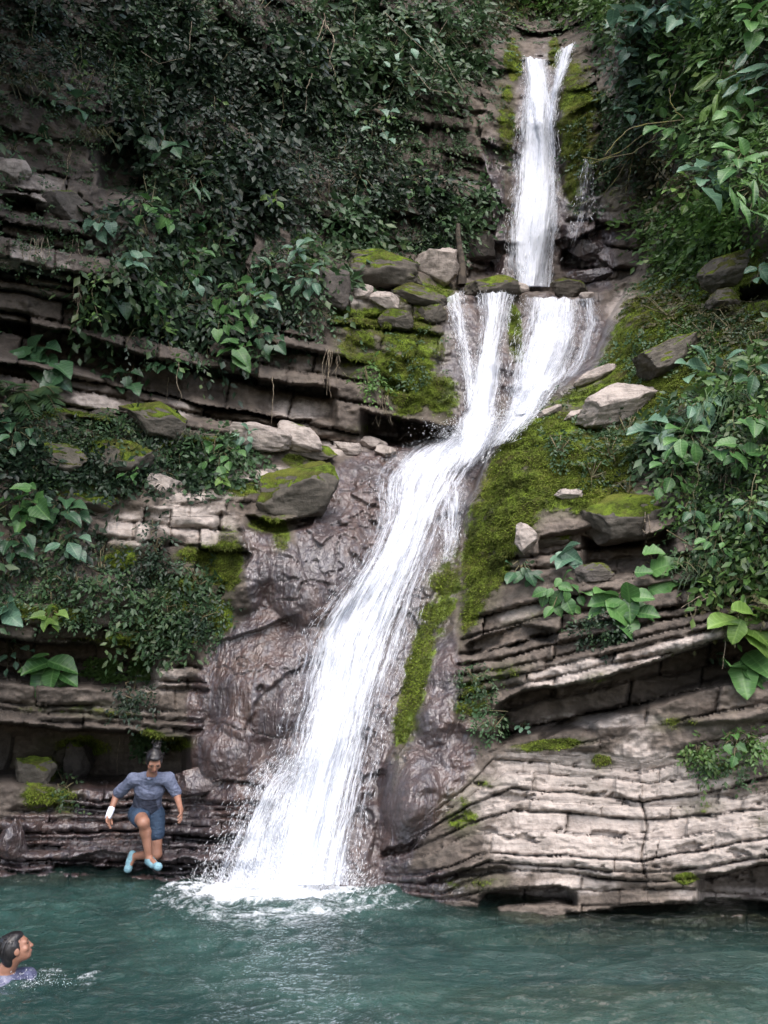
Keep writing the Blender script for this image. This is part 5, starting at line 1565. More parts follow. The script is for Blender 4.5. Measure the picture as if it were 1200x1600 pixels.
# ------------------------------------------------------------------ fronds, ferns, grasses
def frond_plant(u, v, fr, label, mt, seed, out=0.25, name="fern", cat="fern"):
    """Arching fronds: rachis with paired leaflets. fr: list of (angle, length px, leaflet px)."""
    r = np.random.default_rng(seed)
    b = surf(u, v)
    root = thing(name, label, cat, b)
    px = float(ppm(v, b[1]))
    for a, L, lf in fr:
        L, lf = L / px, lf / px
        d = np.array([math.cos(a), -0.55, math.sin(a)])
        d /= np.linalg.norm(d)
        t = np.linspace(0, 1, 12)
        pts = d[None] * (L * t)[:, None] + np.array([0, 0, -1])[None] * (0.55 * L * t ** 2.2)[:, None] + np.array([0, -out, 0]) * t[:, None] ** .5
        Vr, Qr = tube(pts, np.linspace(0.006, 0.002, 12), 4)
        Vs, Ts = [], []
        k = 14
        for i in range(k):
            tt = 0.15 + 0.83 * i / (k - 1)
            p = np.array([np.interp(tt, t, pts[:, c]) for c in range(3)])
            tg = np.array([np.interp(min(tt + .05, 1), t, pts[:, c]) for c in range(3)]) - p
            tg /= np.linalg.norm(tg) + 1e-9
            s = np.cross(tg, np.array([0, -0.6, 0.8]))
            s /= np.linalg.norm(s) + 1e-9
            ln = lf * math.sin(math.pi * (0.18 + 0.78 * tt))
            for sg in (-1, 1):
                dr = s * sg * 0.85 + tg * 0.5 + np.array([0, 0, -0.25]) + r.normal(size=3) * 0.06
                dr /= np.linalg.norm(dr)
                w = np.cross(dr, np.array([0, -0.6, 0.8]))
                w = w / (np.linalg.norm(w) + 1e-9) * ln * 0.13
                n0 = len(Vs)
                Vs += [p, p + dr * ln * .4 + w, p + dr * ln * .4 - w, p + dr * ln * .45 - np.array([0, 0, ln * .03]), p + dr * ln + np.array([0, 0, -ln * .12])]
                Ts += [(n0, n0 + 3, n0 + 1), (n0 + 1, n0 + 3, n0 + 4), (n0, n0 + 2, n0 + 3), (n0 + 2, n0 + 4, n0 + 3)]
        fo = link("frond", mesh_np("frond", np.array(Vs), T=np.array(Ts)), mt, root)
        link("midrib", mesh_np("midrib", Vr, Q=Qr), STEM, fo)
    return root


frond_plant(22, 622, [(0.3, 60, 34), (-0.15, 70, 36), (0.9, 48, 30), (-0.5, 62, 30), (1.5, 44, 26), (2.4, 50, 28)], "plant with pinnate palm like fronds hanging at the strata wall's end", BL_BLUE if False else LF_MID, 1, name="palm_frond_plant", cat="plant")
frond_plant(60, 610, [(-0.3, 64, 30), (0.2, 52, 28), (-0.8, 50, 26)], "second palm like plant with one frond over the dim grey boulder", LF_MID, 2, name="palm_frond_plant", cat="plant")
frond_plant(305, 268, [(0.4, 44, 20), (-0.2, 50, 22), (1.2, 36, 18), (2.6, 34, 18)], "narrow fronded fern in front of the dark cliff", LF_MID, 3)
frond_plant(1185, 325, [(-1.0, 50, 24), (-1.7, 56, 26), (-2.4, 46, 22)], "hanging fern beside the big brown rock", LF_MID, 4)


def maidenhair(u, v, rw, h, label, seed, mt):
    r = np.random.default_rng(seed)
    b = surf(u, v)
    root = thing("maidenhair_fern", label, "fern", b)
    px = float(ppm(v, b[1]))
    for k in range(9):
        x0 = r.normal() * rw * 0.45
        pts = np.array([at(u + x0 + r.normal() * 3 * i / 5 + x0 * 0.12 * i, v + h * (i / 6) * (0.75 + 0.5 * r.random()) - 8, b[1] - 0.10 - 0.05 * math.sin(i)) - b for i in range(7)])
        pts = np.concatenate([[np.zeros(3)], pts])
        o = np.repeat(pts[1:], 5, 0) + r.normal(size=(35, 3)) * 0.02
        d = np.stack([r.normal(size=35), -np.abs(r.normal(size=35)) * .5, -0.3 + r.normal(size=35) * .3], -1)
        V, T = sprays(o, d, np.tile([0, -0.8, 0.6], (35, 1)), np.full(35, 16 / px), 5, np.full((35, 1, 1), 6.5 / px), 0.8, r, 60, 0.3)
        f = link("frond", mesh_np("frond", V, T=T), mt, root)
        Vt, Qt = tube(pts, 0.003, 4)
        link("midrib", mesh_np("midrib", Vt, Q=Qt), STEM, f)
    return root


maidenhair(165, 1040, 34, 62, "bright green maidenhair fern curtain under the mossy ledge", 1, LF_BRIGHT)
maidenhair(222, 1040, 14, 48, "narrow maidenhair fern strip beside the larger curtain", 2, LF_BRIGHT)
maidenhair(230, 1150, 12, 22, "small fern tuft on the lip above the jumping woman", 3, LF_MID)


def grass(u, v, n, L, spread, label, seed, mt=LF_MID, ang=-1.2, wid=0.008):
    r = np.random.default_rng(seed)
    b = surf(u, v)
    root = thing("grass_tuft", label, "grass", b)
    px = float(ppm(v, b[1]))
    Vs, Qs = [], []
    for i in range(n):
        o = np.array([r.normal() * spread / px * .4, -0.05 - 0.1 * r.random(), r.normal() * 0.04])
        a = math.pi / 2 + r.normal() * 0.9
        ln = L / px * (0.5 + 0.7 * r.random())
        d = np.array([math.cos(a), -0.5, math.sin(a)])
        t = np.linspace(0, 1, 6)[:, None]
        pts = o + d * ln * t * 0.8 + np.array([0, -0.1, -1.0]) * ln * 1.05 * t ** 2
        w = np.array([1, 0.2, 0.2]) * wid * (1 - t ** 2) + 1e-4
        n0 = len(Vs) * 1
        base_ = sum(len(x) for x in Vs) if False else len(Vs)
        for j in range(6):
            Vs += [pts[j] + w[j], pts[j] - w[j]]
        Qs += [(base_ + 2 * j, base_ + 2 * j + 1, base_ + 2 * j + 3, base_ + 2 * j + 2) for j in range(5)]
    link("blade", mesh_np("blade", np.array(Vs), Q=np.array(Qs)), mt, root, kind="stuff")
    return root


grass(1140, 630, 90, 95, 60, "long hanging grass on the steep bank under the tall pale plant", 1)
grass(1170, 560, 24, 70, 30, "upright grass blades beside the tall pale plant", 2)
grass(1150, 880, 80, 42, 120, "ragged grass along the ledge top near the eaten leaves", 3, LF_OLIVE)
grass(1085, 890, 50, 36, 70, "shorter ragged grass on the ledge over the dark overhang", 4, LF_MID)
grass(305, 678, 40, 22, 40, "dark little grass tuft before the long pale boulder", 5, LF_DARK, wid=0.005)
grass(205, 668, 40, 24, 30, "grass tuft hanging at the moss covered boulder's foot", 6, LF_DARK, wid=0.005)
grass(150, 215, 60, 36, 50, "withered grass hanging from the bulging shaded wall", 7, LF_OLIVE)
grass(45, 130, 60, 40, 70, "dim withered grass in the shaded jungle", 8, LF_OLIVE)
grass(680, 60, 60, 40, 70, "dry grass beside the upper fall's head", 9, LF_OLIVE)
grass(225, 900, 30, 24, 20, "small grass tuft at the foot of the pale block wall", 10, LF_MID, wid=0.004)

# ------------------------------------------------------------------ roots, branches, stems
def strand_set(name, label, cat, lines_, rad, mt, seed, group=None, out=0.12, part="root"):
    r = np.random.default_rng(seed)
    u0, v0 = lines_[0][0]
    b = surf(u0, v0)
    root = thing(name, label, cat, b, group)
    for L in lines_:
        p = np.array(L, float)
        t = np.linspace(0, len(p) - 1, max(8, 5 * len(p)))
        uu, vv = np.interp(t, range(len(p)), p[:, 0]), np.interp(t, range(len(p)), p[:, 1])
        uu = uu + np.cumsum(r.normal(size=len(t))) * 0.9
        Yl = float(surf(p[0, 0], p[0, 1])[1]) - out
        pts = at(uu, vv, np.minimum(Yl, surf(uu, vv)[:, 1] - 0.03)) - b
        V, Q = tube(pts, np.linspace(rad, rad * 0.45, len(t)), 5)
        link(part, mesh_np(part, V, Q=Q, smooth=True), mt, root)
    return root


rr = np.random.default_rng(8)


def hang(u, v, n, w, h):
    return [[(u + x, v), (u + x + rr.normal() * 4, v + h * .5 * k), (u + x + rr.normal() * 7, v + h * k)] for x, k in zip(rr.uniform(-w, w, n), rr.uniform(.5, 1.1, n))]


strand_set("hanging_roots", "bundle of fine roots hanging over the strata under the grey block", "roots", hang(80, 372, 12, 60, 60), 0.006, ROOT, 1)
strand_set("hanging_roots", "pale root bundle dangling at the end of the root hung strata", "roots", hang(122, 430, 7, 10, 75), 0.007, ROOT, 2)
strand_set("hanging_roots", "looping bare roots on the bulging shaded wall", "roots", [[(160, 200), (158, 232), (165, 244), (170, 220), (168, 204)], [(172, 200), (166, 236), (158, 244)], [(110, 230), (104, 262), (98, 296)], [(112, 235), (110, 270), (100, 300)]], 0.008, ROOT, 3)
strand_set("hanging_roots", "long roots hanging below the strata lip beside the dim plant", "roots", [[(280, 560), (276, 590), (284, 620), (270, 640)], [(210, 500), (212, 560), (208, 610)], [(262, 590), (260, 625)], [(426, 588), (427, 620), (424, 662)]], 0.006, ROOT, 4)
strand_set("hanging_roots", "root clump dripping with water beside the moss curtain", "roots", hang(520, 545, 8, 12, 70), 0.005, ROOT, 5)
strand_set("hanging_roots", "white roots hanging straight down from the moss curtain", "roots", hang(598, 618, 6, 12, 50), 0.006, ROOT, 6)
strand_set("hanging_roots", "bleached bare roots dangling at the top of the dark cliff", "roots", [[(506, 20), (512, 44), (500, 70), (508, 110)], [(512, 40), (528, 62), (522, 104)], [(508, 30), (498, 60), (490, 90)], [(512, 76), (516, 100), (524, 120)], [(488, 110), (480, 140), (478, 180)]], 0.012, ROOT, 7, out=0.6)
strand_set("hanging_roots", "red brown roots in the gap under the steep bank's grass", "roots", hang(1125, 690, 14, 22, 110), 0.007, ROOT, 8)
strand_set("hanging_roots", "fine roots hanging below the ragged grass of the ledge", "roots", hang(1130, 800, 14, 60, 90), 0.005, ROOT, 9)
strand_set("hanging_vine", "thin vine hanging down the dark overhang beside the large oval leaves", "vine", [[(1128, 960), (1134, 1000), (1132, 1045)]], 0.005, ROOT, 10, part="stem")
strand_set("hanging_vine", "thin vine hanging in the hollow beside the jumping woman", "vine", [[(186, 1150), (182, 1180), (180, 1212)]], 0.004, ROOT, 11, part="stem")
strand_set("twiggy_vine", "bare twisted twigs trailing from the jutting mossy boulder", "vine", [[(1008, 800), (1002, 826), (1012, 840), (1022, 838)], [(1012, 804), (1018, 826), (1014, 848)], [(1000, 800), (998, 815)]], 0.006, ROOT, 12, part="stem")
strand_set("dry_twigs", "tangle of dry twigs on the ledge over the dark overhang", "twigs", [[(1120, 925), (1090, 932), (1060, 950)], [(1115, 930), (1085, 945), (1078, 968)], [(1118, 938), (1095, 952), (1070, 955)], [(1075, 930), (1074, 950), (1077, 972)]], 0.006, ROOT, 13, part="twig")
BR = [[(1095, 185), (1050, 190), (1010, 194), (985, 200), (960, 222), (945, 242)], [(1034, 196), (1020, 218), (985, 240), (950, 246), (918, 256)], [(1010, 205), (975, 236), (940, 250), (912, 245)], [(985, 240), (960, 262), (935, 278)], [(985, 246), (970, 275), (945, 304)], [(988, 240), (984, 280), (978, 300)], [(960, 222), (950, 240), (940, 262)], [(1095, 185), (1075, 190), (1058, 175), (1050, 160), (1048, 138)], [(1050, 190), (1052, 215), (1055, 226)], [(1080, 188), (1085, 205), (1088, 215)]]
strand_set("dead_branch", "mossy bare branch reaching out over the gorge with pale twigs", "branch", BR, 0.013, BARK, 14, out=0.5, part="twig")
strand_set("leaning_stem", "thin dark liana stretched across the cliff above the fall's lip", "vine", [[(896, -10), (894, 20), (870, 44), (862, 70)]], 0.012, BARK, 15, out=0.4, part="stem")
strand_set("tree_trunk", "slim dark tree trunk behind the moss bench", "tree", [[(722, 446), (717, 400), (714, 350)]], 0.105, BARK_DARK, 16, out=0.3, part="trunk")
for i_, (pp, lab) in enumerate([([[(600, 20), (640, 60), (690, 110)], [(660, 40), (690, 90), (730, 150)], [(700, 30), (680, 70), (640, 130)]], "crossing bare twigs on the cliff beside the upper fall's head"),
                                ([[(640, 100), (670, 140), (720, 150)], [(720, 120), (700, 170), (690, 210)]], "bare twigs over the blocks of the upper cliff"),
                                ([[(1080, 60), (1066, 110), (1050, 150)], [(1050, 90), (1075, 110), (1080, 150)], [(1060, 60), (1072, 100)]], "reddish twigs in the bushes of the high bank"),
                                ([[(300, 30), (296, 70), (285, 100)], [(220, 80), (250, 100), (290, 90)]], "faint twigs in the shaded jungle")]):
    strand_set("bare_twigs", lab, "twigs", pp, 0.008, ROOT, 30 + i_, out=0.6, part="twig")

# ------------------------------------------------------------------ moss tufts and ground cover, past counting
r = np.random.default_rng(44)
inb = (U > -12) & (U < 1212) & (V_ > -12) & (V_ < 1440)
score = MOSS + 0.35 * fbm(P2 * 3.0, 3)
cand = np.flatnonzero((inb & (score > 0.42)).ravel())
pw = (1 - 0.75 * outcrop.ravel()[cand]) * np.clip((score.ravel()[cand] - 0.40) / 0.35, 0.05, 1)
pick = r.choice(cand, 190000, p=pw / pw.sum())
c = PF[pick] + r.normal(size=(len(pick), 3)) * 0.008
nn = NRM.reshape(-1, 3)[pick]
d = rotm(nn * 0.8 + np.array([0, -0.25, 0.1]) + r.normal(size=c.shape) * 0.55 + np.array([0, 0, -0.25]))
s = rotm(np.cross(d, r.normal(size=c.shape)))
L = (0.010 + 0.03 * r.random((len(pick), 1)) ** 2)
w = 0.0045 + 0.004 * r.random((len(pick), 1))
V = np.stack([c + s * w, c - s * w, c + d * L + np.array([0, 0, -0.3]) * L], 1).reshape(-1, 3)
link("moss", mesh_np("moss", V, T=np.arange(len(V)).reshape(-1, 3)), MOSSM, kind="stuff")

cover = blobs([(1080, 420, 110, 50, -30, 1), (1000, 560, 70, 40, -30, .7), (1120, 540, 90, 60, 0, .9), (1010, 700, 50, 50, 0, .4), (1140, 760, 90, 130, 0, 1), (1140, 900, 90, 40, 0, 1), (100, 720, 130, 60, 0, .9), (280, 950, 80, 60, 0, .8), (60, 930, 90, 50, 0, .9), (150, 960, 110, 26, 5, .7),
               (300, 720, 120, 50, 0, .8), (640, 395, 110, 18, 0, .8), (480, 410, 60, 40, 0, .7), (860, 640, 40, 30, 0, .4), (900, 690, 60, 40, 0, .4), (930, 985, 60, 20, 0, .7), (1140, 1200, 60, 24, 0, .5), (750, 1110, 40, 50, 0, .5), (640, 560, 60, 60, 0, .3), (60, 360, 120, 80, 0, .5), (340, 450, 180, 120, 0, .7),
               (400, 150, 420, 230, 0, .9), (1100, 150, 170, 190, 0, 1), (930, 230, 60, 120, 0, .5), (700, 250, 90, 130, 0, .6), (850, 20, 140, 60, 0, 1)])
wgt = (cover * inb * (1 - slot) * (0.3 + sstep(-0.2, 0.3, fbm(P2 * 2.5 + 7, 3)))).ravel()
pick = r.choice(len(wgt), 9000, p=wgt / wgt.sum())
P, nn = PF[pick], NRM.reshape(-1, 3)[pick]
tw = rotm(np.array([0, 0, CAMZ]) - P)
o = P + nn * 0.02 + r.normal(size=P.shape) * 0.02
d = rotm(rotm(np.cross(nn, r.normal(size=P.shape))) + nn * 0.5 + np.array([0, 0, -0.2]))
ll = (6.0 / (1350 / P[:, 1]) * (0.7 + 0.7 * r.random(len(P))))[:, None, None]
V, T = sprays(o, d, nn * .5 + tw * .4 + np.array([0, 0, .5]), ll[:, 0, 0] * 2.6, 6, ll, 0.55, r)
# the same growth goes on along both walls beyond the view
uu = np.concatenate([r.uniform(-470, -40, 5200), r.uniform(1245, 1680, 5200), r.uniform(-470, 1680, 2600)])
vv_ = np.concatenate([r.uniform(-380, 1000, 10400), r.uniform(-380, -45, 2600)])
kk = fbm(np.stack([uu / 90, vv_ / 70, 0 * uu], -1), 3) > -0.12
uu, vv_ = uu[kk], vv_[kk]
P, nn = surf(uu, vv_), snorm(uu, vv_)
o = P + nn * (0.35 * r.random((len(P), 1)))
d = rotm(rotm(np.cross(nn, r.normal(size=P.shape))) + nn * 0.5 + np.array([0, 0, -0.4]))
ll = (15.0 / (1350 / P[:, 1]) * (0.7 + 0.7 * r.random(len(P))))[:, None, None]
V2, T2 = sprays(o, d, nn * .5 + np.array([0, -.3, .5]), ll[:, 0, 0] * 3, 7, ll, 0.5, r, droop=0.4)
T = np.concatenate([T, T2 + len(V)])
V = np.concatenate([V, V2])
link("undergrowth", mesh_np("undergrowth", V, T=T), LF_MID, kind="stuff")

# ------------------------------------------------------------------ the trees that lean over the gorge and keep its far wall in shade
def canopy_tree(foot, bend, crown, label, seed, n):
    r = np.random.default_rng(seed)
    root = thing("overhanging_tree", label, "tree", foot)
    tr = np.array([np.zeros(3), (np.array(bend) - foot) * 0.6, np.array(bend) - foot, (np.array(crown[0][:3]) - foot)])
    t = np.linspace(0, 3, 16)
    pts = np.stack([np.interp(t, range(4), tr[:, k]) for k in range(3)], -1) + r.normal(size=(16, 3)) * 0.05
    V, Q = tube(pts, np.linspace(0.22, 0.07, 16), 8)
    link("trunk", mesh_np("trunk", V, Q=Q, smooth=True), BARK, root)
    Vs, Ts, k0, tb = [], [], 0, []
    for cx, cy, cz, R in crown:
        c = np.array([cx, cy, cz]) - foot
        d = r.normal(size=(n, 3))
        d /= np.linalg.norm(d, axis=1, keepdims=True)
        o = c + d * (R * (0.45 + 0.55 * r.random((n, 1)) ** 0.5)) * np.array([1, 1, 0.55])
        V, T = sprays(o, d + np.array([0, 0, -.3]), np.tile([0, 0, 1.0], (n, 1)) + r.normal(size=(n, 3)) * .4, np.full(n, 0.55), 8, np.full((n, 1, 1), 0.20), 0.5, r)
        Vs.append(V)
        Ts.append(T + k0)
        k0 += len(V)
        for j in range(6):
            tb.append(tube([pts[-3], pts[-3] * .4 + o[j] * .6 + np.array([0, 0, .2]), o[j]], [0.06, 0.035, 0.012], 5))
    link("crown", mesh_np("crown", np.concatenate(Vs), T=np.concatenate(Ts)), LF_MID, root)
    V, Q = join_np(tb)
    link("limb", mesh_np("limb", V, Q=Q, smooth=True), BARK, root)


canopy_tree(np.array([-10.5, 9.0, 8.0]), (-9.0, 8.8, 13.0), [(-7.0, 8.0, 15.0, 2.9), (-3.6, 8.4, 15.8, 2.6), (-5.4, 5.6, 14.6, 2.4), (-9.5, 6.5, 14.0, 2.6), (-10.5, 9.5, 15.5, 2.2)], "broad tree leaning out over the shaded wall, above the view", 61, 900)
canopy_tree(np.array([-9.5, 3.5, 2.0]), (-8.0, 3.4, 6.5), [(-6.4, 3.2, 8.8, 2.2), (-7.6, 5.2, 9.8, 2.0), (-8.2, 1.4, 8.0, 2.2), (-5.2, 6.2, 12.2, 1.8)], "nearer tree leaning over the pool from the shaded bank, beyond the view", 62, 700)

# ------------------------------------------------------------------ people: one continuous surface each, grown round a skeleton
def skin_field(prims, vox, pad=0.05, blend=0.03):
    """Naive surface nets over a smooth union of tapered capsules and ellipsoids."""
    pts = []
    for p in prims:
        if p[0] == 'c':
            pts += [p[1] - p[3], p[1] + p[3], p[2] - p[4], p[2] + p[4]]
        else:
            m = max(p[2])
            pts += [p[1] - m, p[1] + m]
    pts = np.array(pts)
    lo, hi = pts.min(0) - pad, pts.max(0) + pad
    nn = np.ceil((hi - lo) / vox).astype(int) + 1
    F = np.full(nn, 1.0, np.float32)
    ax = [lo[i] + vox * np.arange(nn[i]) for i in range(3)]
    for p in prims:
        bl = p[-1] if isinstance(p[-1], float) and p[0] != 'c' or (p[0] == 'c' and len(p) > 5) else blend
        if p[0] == 'c':
            a, b, ra, rb = p[1:5]
            mn, mx = np.minimum(a - ra, b - rb) - 0.09, np.maximum(a + ra, b + rb) + 0.09
        else:
            mn, mx = p[1] - max(p[2]) - 0.09, p[1] + max(p[2]) + 0.09
        i0 = np.clip(((mn - lo) / vox).astype(int), 0, nn - 1)
        i1 = np.clip(((mx - lo) / vox).astype(int) + 2, 1, nn)
        s = tuple(slice(i0[k], i1[k]) for k in range(3))
        X = np.stack(np.meshgrid(*[ax[k][s[k]] for k in range(3)], indexing='ij'), -1)
        if p[0] == 'c':
            ab = b - a
            t = np.clip(((X - a) @ ab) / (ab @ ab + 1e-9), 0, 1)
            d = np.linalg.norm(X - a - t[..., None] * ab, axis=-1) - (ra + (rb - ra) * t)
        else:
            R = p[3] if len(p) > 3 and p[3] is not None and not isinstance(p[3], float) else np.eye(3)
            q = (X - p[1]) @ R                            # columns of R are the ellipsoid's axes
            rd_ = np.array(p[2])
            k0 = np.linalg.norm(q / rd_, axis=-1)
            k1 = np.linalg.norm(q / rd_ ** 2, axis=-1) + 1e-9
            d = k0 * (k0 - 1) / k1
        f = F[s]
        h = np.clip(0.5 + 0.5 * (f - d) / bl, 0, 1)
        F[s] = f * (1 - h) + d * h - bl * h * (1 - h)
    ins = F < 0
    occ = np.zeros(np.array(F.shape) - 1, np.int8)
    acc = np.zeros((*occ.shape, 3), np.float32)
    num = np.zeros(occ.shape, np.float32)
    corner = [(i, j, k) for i in (0, 1) for j in (0, 1) for k in (0, 1)]
    sl = lambda c: tuple(slice(c[i], F.shape[i] - 1 + c[i]) for i in range(3))
    for a in corner:
        for axn in range(3):
            if a[axn] == 0:
                b = list(a)
                b[axn] = 1
                fa, fb = F[sl(a)], F[sl(b)]
                cr = (fa < 0) != (fb < 0)
                t = np.where(cr, fa / np.where(cr, fa - fb, 1), 0)
                for q in range(3):
                    acc[..., q] += np.where(cr, a[q] + (t if q == axn else 0), 0)
                num += cr
    cells = num > 0
    idx = np.full(occ.shape, -1, np.int64)
    idx[cells] = np.arange(cells.sum())
    ci = np.argwhere(cells)
    V = lo + vox * (ci + acc[cells] / num[cells][:, None])
    quads = []
    for axn in range(3):
        o = [k for k in range(3) if k != axn]
        A = ins[tuple(slice(0, -1) if k == axn else slice(1, -1) for k in range(3))]
        B = ins[tuple(slice(1, None) if k == axn else slice(1, -1) for k in range(3))]
        e = np.argwhere(A != B)
        if not len(e):
            continue
        flip = A[tuple(e.T)]
        base = e.copy()
        for k in o:
            base[:, k] += 1
        g = []
        for d0, d1 in ((0, 0), (1, 0), (1, 1), (0, 1)):
            c = base.copy()
            c[:, o[0]] -= d0
            c[:, o[1]] -= d1
            g.append(idx[tuple(c.T)])
        g = np.stack(g, 1)
        if axn == 1:
            flip = ~flip
        g[~flip] = g[~flip][:, ::-1]
        quads.append(g[(g >= 0).all(1)])
    return V, np.concatenate(quads)


def cloth_mat(name, c1, c2, scale=30, rough=0.8):
    m, N = mat(name)
    pos = N.n("NewGeometry").outputs["Position"]
    n1 = N.noise(pos, scale, 4, .6)
    N.bsdf(Base_Color=N.mix(N.ramp(n1, .3, .7), c1, c2), Roughness=rough, Normal=N.bump(N.noise(N.scalevec(pos, (9, 9, 20)), 1.0, 3, 0.5, 1.0), 0.7, 0.03))
    return m


SKIN, N = mat("skin")
pos = N.n("NewGeometry").outputs["Position"]
N.bsdf(Base_Color=N.mix(N.ramp(N.noise(pos, 14, 4), .35, .65), (0.24, 0.115, 0.075), (0.31, 0.155, 0.105)), Roughness=0.5, Subsurface_Weight=0.08, Subsurface_Radius=(0.02, 0.01, 0.006))
HAIR, N = mat("wet_black_hair")
pos = N.n("NewGeometry").outputs["Position"]
N.bsdf(Base_Color=(0.012, 0.010, 0.011), Roughness=0.38, Normal=N.bump(N.noise(N.scalevec(pos, (60, 60, 14)), 1.0, 3), 0.6, 0.01))
SHIRT = cloth_mat("blue_grey_shirt", (0.095, 0.11, 0.17), (0.14, 0.16, 0.235))
SHIRT_DARK = cloth_mat("dark_wet_panel", (0.026, 0.031, 0.052), (0.04, 0.048, 0.075))
SHORTS = cloth_mat("denim_shorts", (0.018, 0.036, 0.072), (0.032, 0.062, 0.11), 60)
SHOE = cloth_mat("pale_blue_shoe", (0.15, 0.29, 0.35), (0.22, 0.38, 0.44), 50)
SOLE = cloth_mat("shoe_sole", (0.05, 0.06, 0.07), (0.08, 0.09, 0.1))
BAND = cloth_mat("white_wristband", (0.75, 0.76, 0.85), (0.82, 0.83, 0.9))
EYE, N = mat("eye")
N.bsdf(Base_Color=(0.02, 0.015, 0.012), Roughness=0.2)
LIP, N = mat("lips")
N.bsdf(Base_Color=(0.28, 0.10, 0.085), Roughness=0.5)
LAV = cloth_mat("lavender_wet_shirt", (0.06, 0.066, 0.12), (0.10, 0.105, 0.18), 25, 0.35)


def vv(*a):
    return np.array(a, float)


def frame(fwd, up):
    """Columns: right, forward, up of a head that looks along fwd."""
    f = fwd / np.linalg.norm(fwd)
    r = np.cross(f, up)
    r /= np.linalg.norm(r)
    return np.stack([r, f, np.cross(r, f)], 1)


def head_prims(c, R, k=1.0):
    w = lambda x, y, z: c + R @ (vv(x, y, z) * k)
    s = lambda *a: tuple(x * k for x in a)
    return [('e', w(0, -0.015, 0.03), s(0.074, 0.092, 0.088), R, 0.03), ('e', w(0, 0.028, -0.03), s(0.060, 0.064, 0.078), R, 0.03), ('e', w(0, 0.055, -0.083), s(0.030, 0.028, 0.022), R, 0.025),
            ('c', w(0, 0.086, 0.012), w(0, 0.104, -0.028), 0.008 * k, 0.013 * k, 0.012), ('e', w(0.013, 0.096, -0.030), s(0.008, 0.008, 0.007), R, 0.008), ('e', w(-0.013, 0.096, -0.030), s(0.008, 0.008, 0.007), R, 0.008),
            ('c', w(-0.045, 0.070, 0.024), w(0.045, 0.070, 0.024), 0.014 * k, 0.014 * k, 0.02), ('e', w(0.044, 0.058, -0.022), s(0.022, 0.02, 0.02), R, 0.02), ('e', w(-0.044, 0.058, -0.022), s(0.022, 0.02, 0.02), R, 0.02),
            ('e', w(0.077, -0.005, -0.012), s(0.009, 0.022, 0.032), R, 0.008), ('e', w(-0.077, -0.005, -0.012), s(0.009, 0.022, 0.032), R, 0.008),
            ('e', w(0, 0.083, -0.058), s(0.024, 0.012, 0.012), R, 0.012)]


def face_parts(root, b, c, R, k=1.0):
    w = lambda x, y, z: c + R @ (vv(x, y, z) * k)
    s = lambda *a: tuple(x * k for x in a)
    for sx in (-1, 1):
        V, Q = skin_field([('e', w(0.030 * sx, 0.081, 0.006), s(0.013, 0.007, 0.007), R, 0.005)], 0.0025)
        link("eye", mesh_np("eye", V - b, Q=Q, smooth=True), EYE, root)
        V, Q = skin_field([('c', w(0.016 * sx, 0.089, 0.027), w(0.046 * sx, 0.079, 0.029), 0.004 * k, 0.003 * k, 0.004)], 0.002)
        link("eyebrow", mesh_np("eyebrow", V - b, Q=Q, smooth=True), HAIR, root)
    V, Q = skin_field([('e', w(0, 0.092, -0.056), s(0.023, 0.006, 0.004), R, 0.003), ('e', w(0, 0.091, -0.063), s(0.019, 0.006, 0.005), R, 0.003)], 0.0022)
    link("mouth", mesh_np("mouth", V - b, Q=Q, smooth=True), LIP, root)


def hand_prims(wr, d, pn, side, k=1.0):
    """Palm and five bent fingers: d along the hand, pn out of the palm, side +1/-1 for the thumb's side."""
    d = d / np.linalg.norm(d)
    x = np.cross(d, pn)
    x /= np.linalg.norm(x)
    n = np.cross(x, d)
    pr = [('c', wr, wr + d * 0.03, 0.024, 0.026, 0.02)]
    for i in range(4):
        o = (i - 1.5) * 0.019
        kn = wr + d * (0.085 - 0.006 * abs(i - 1.2)) + x * o * side
        pr.append(('c', wr + d * 0.02 + x * o * 0.7 * side, kn, 0.015, 0.0125, 0.012))
        ln = [0.072, 0.080, 0.074, 0.058][i] * k
        d1 = d + n * (0.25 + .1 * i)
        d1 /= np.linalg.norm(d1)
        d2 = d + n * (0.8 + .15 * i)
        d2 /= np.linalg.norm(d2)
        m = kn + d1 * ln * 0.5 + x * side * (i - 1.5) * 0.006
        pr.append(('c', kn, m, 0.0105, 0.0095, 0.004))
        pr.append(('c', m, m + d2 * ln * 0.5, 0.0095, 0.0078, 0.004))
    t0 = wr + d * 0.025 - x * 0.022 * side
    t1 = t0 + d * 0.035 - x * 0.030 * side + n * 0.010
    pr += [('c', t0, t1, 0.014, 0.0115, 0.008), ('c', t1, t1 + d * 0.034 - x * 0.006 * side + n * 0.012, 0.0115, 0.009, 0.004)]
    return pr


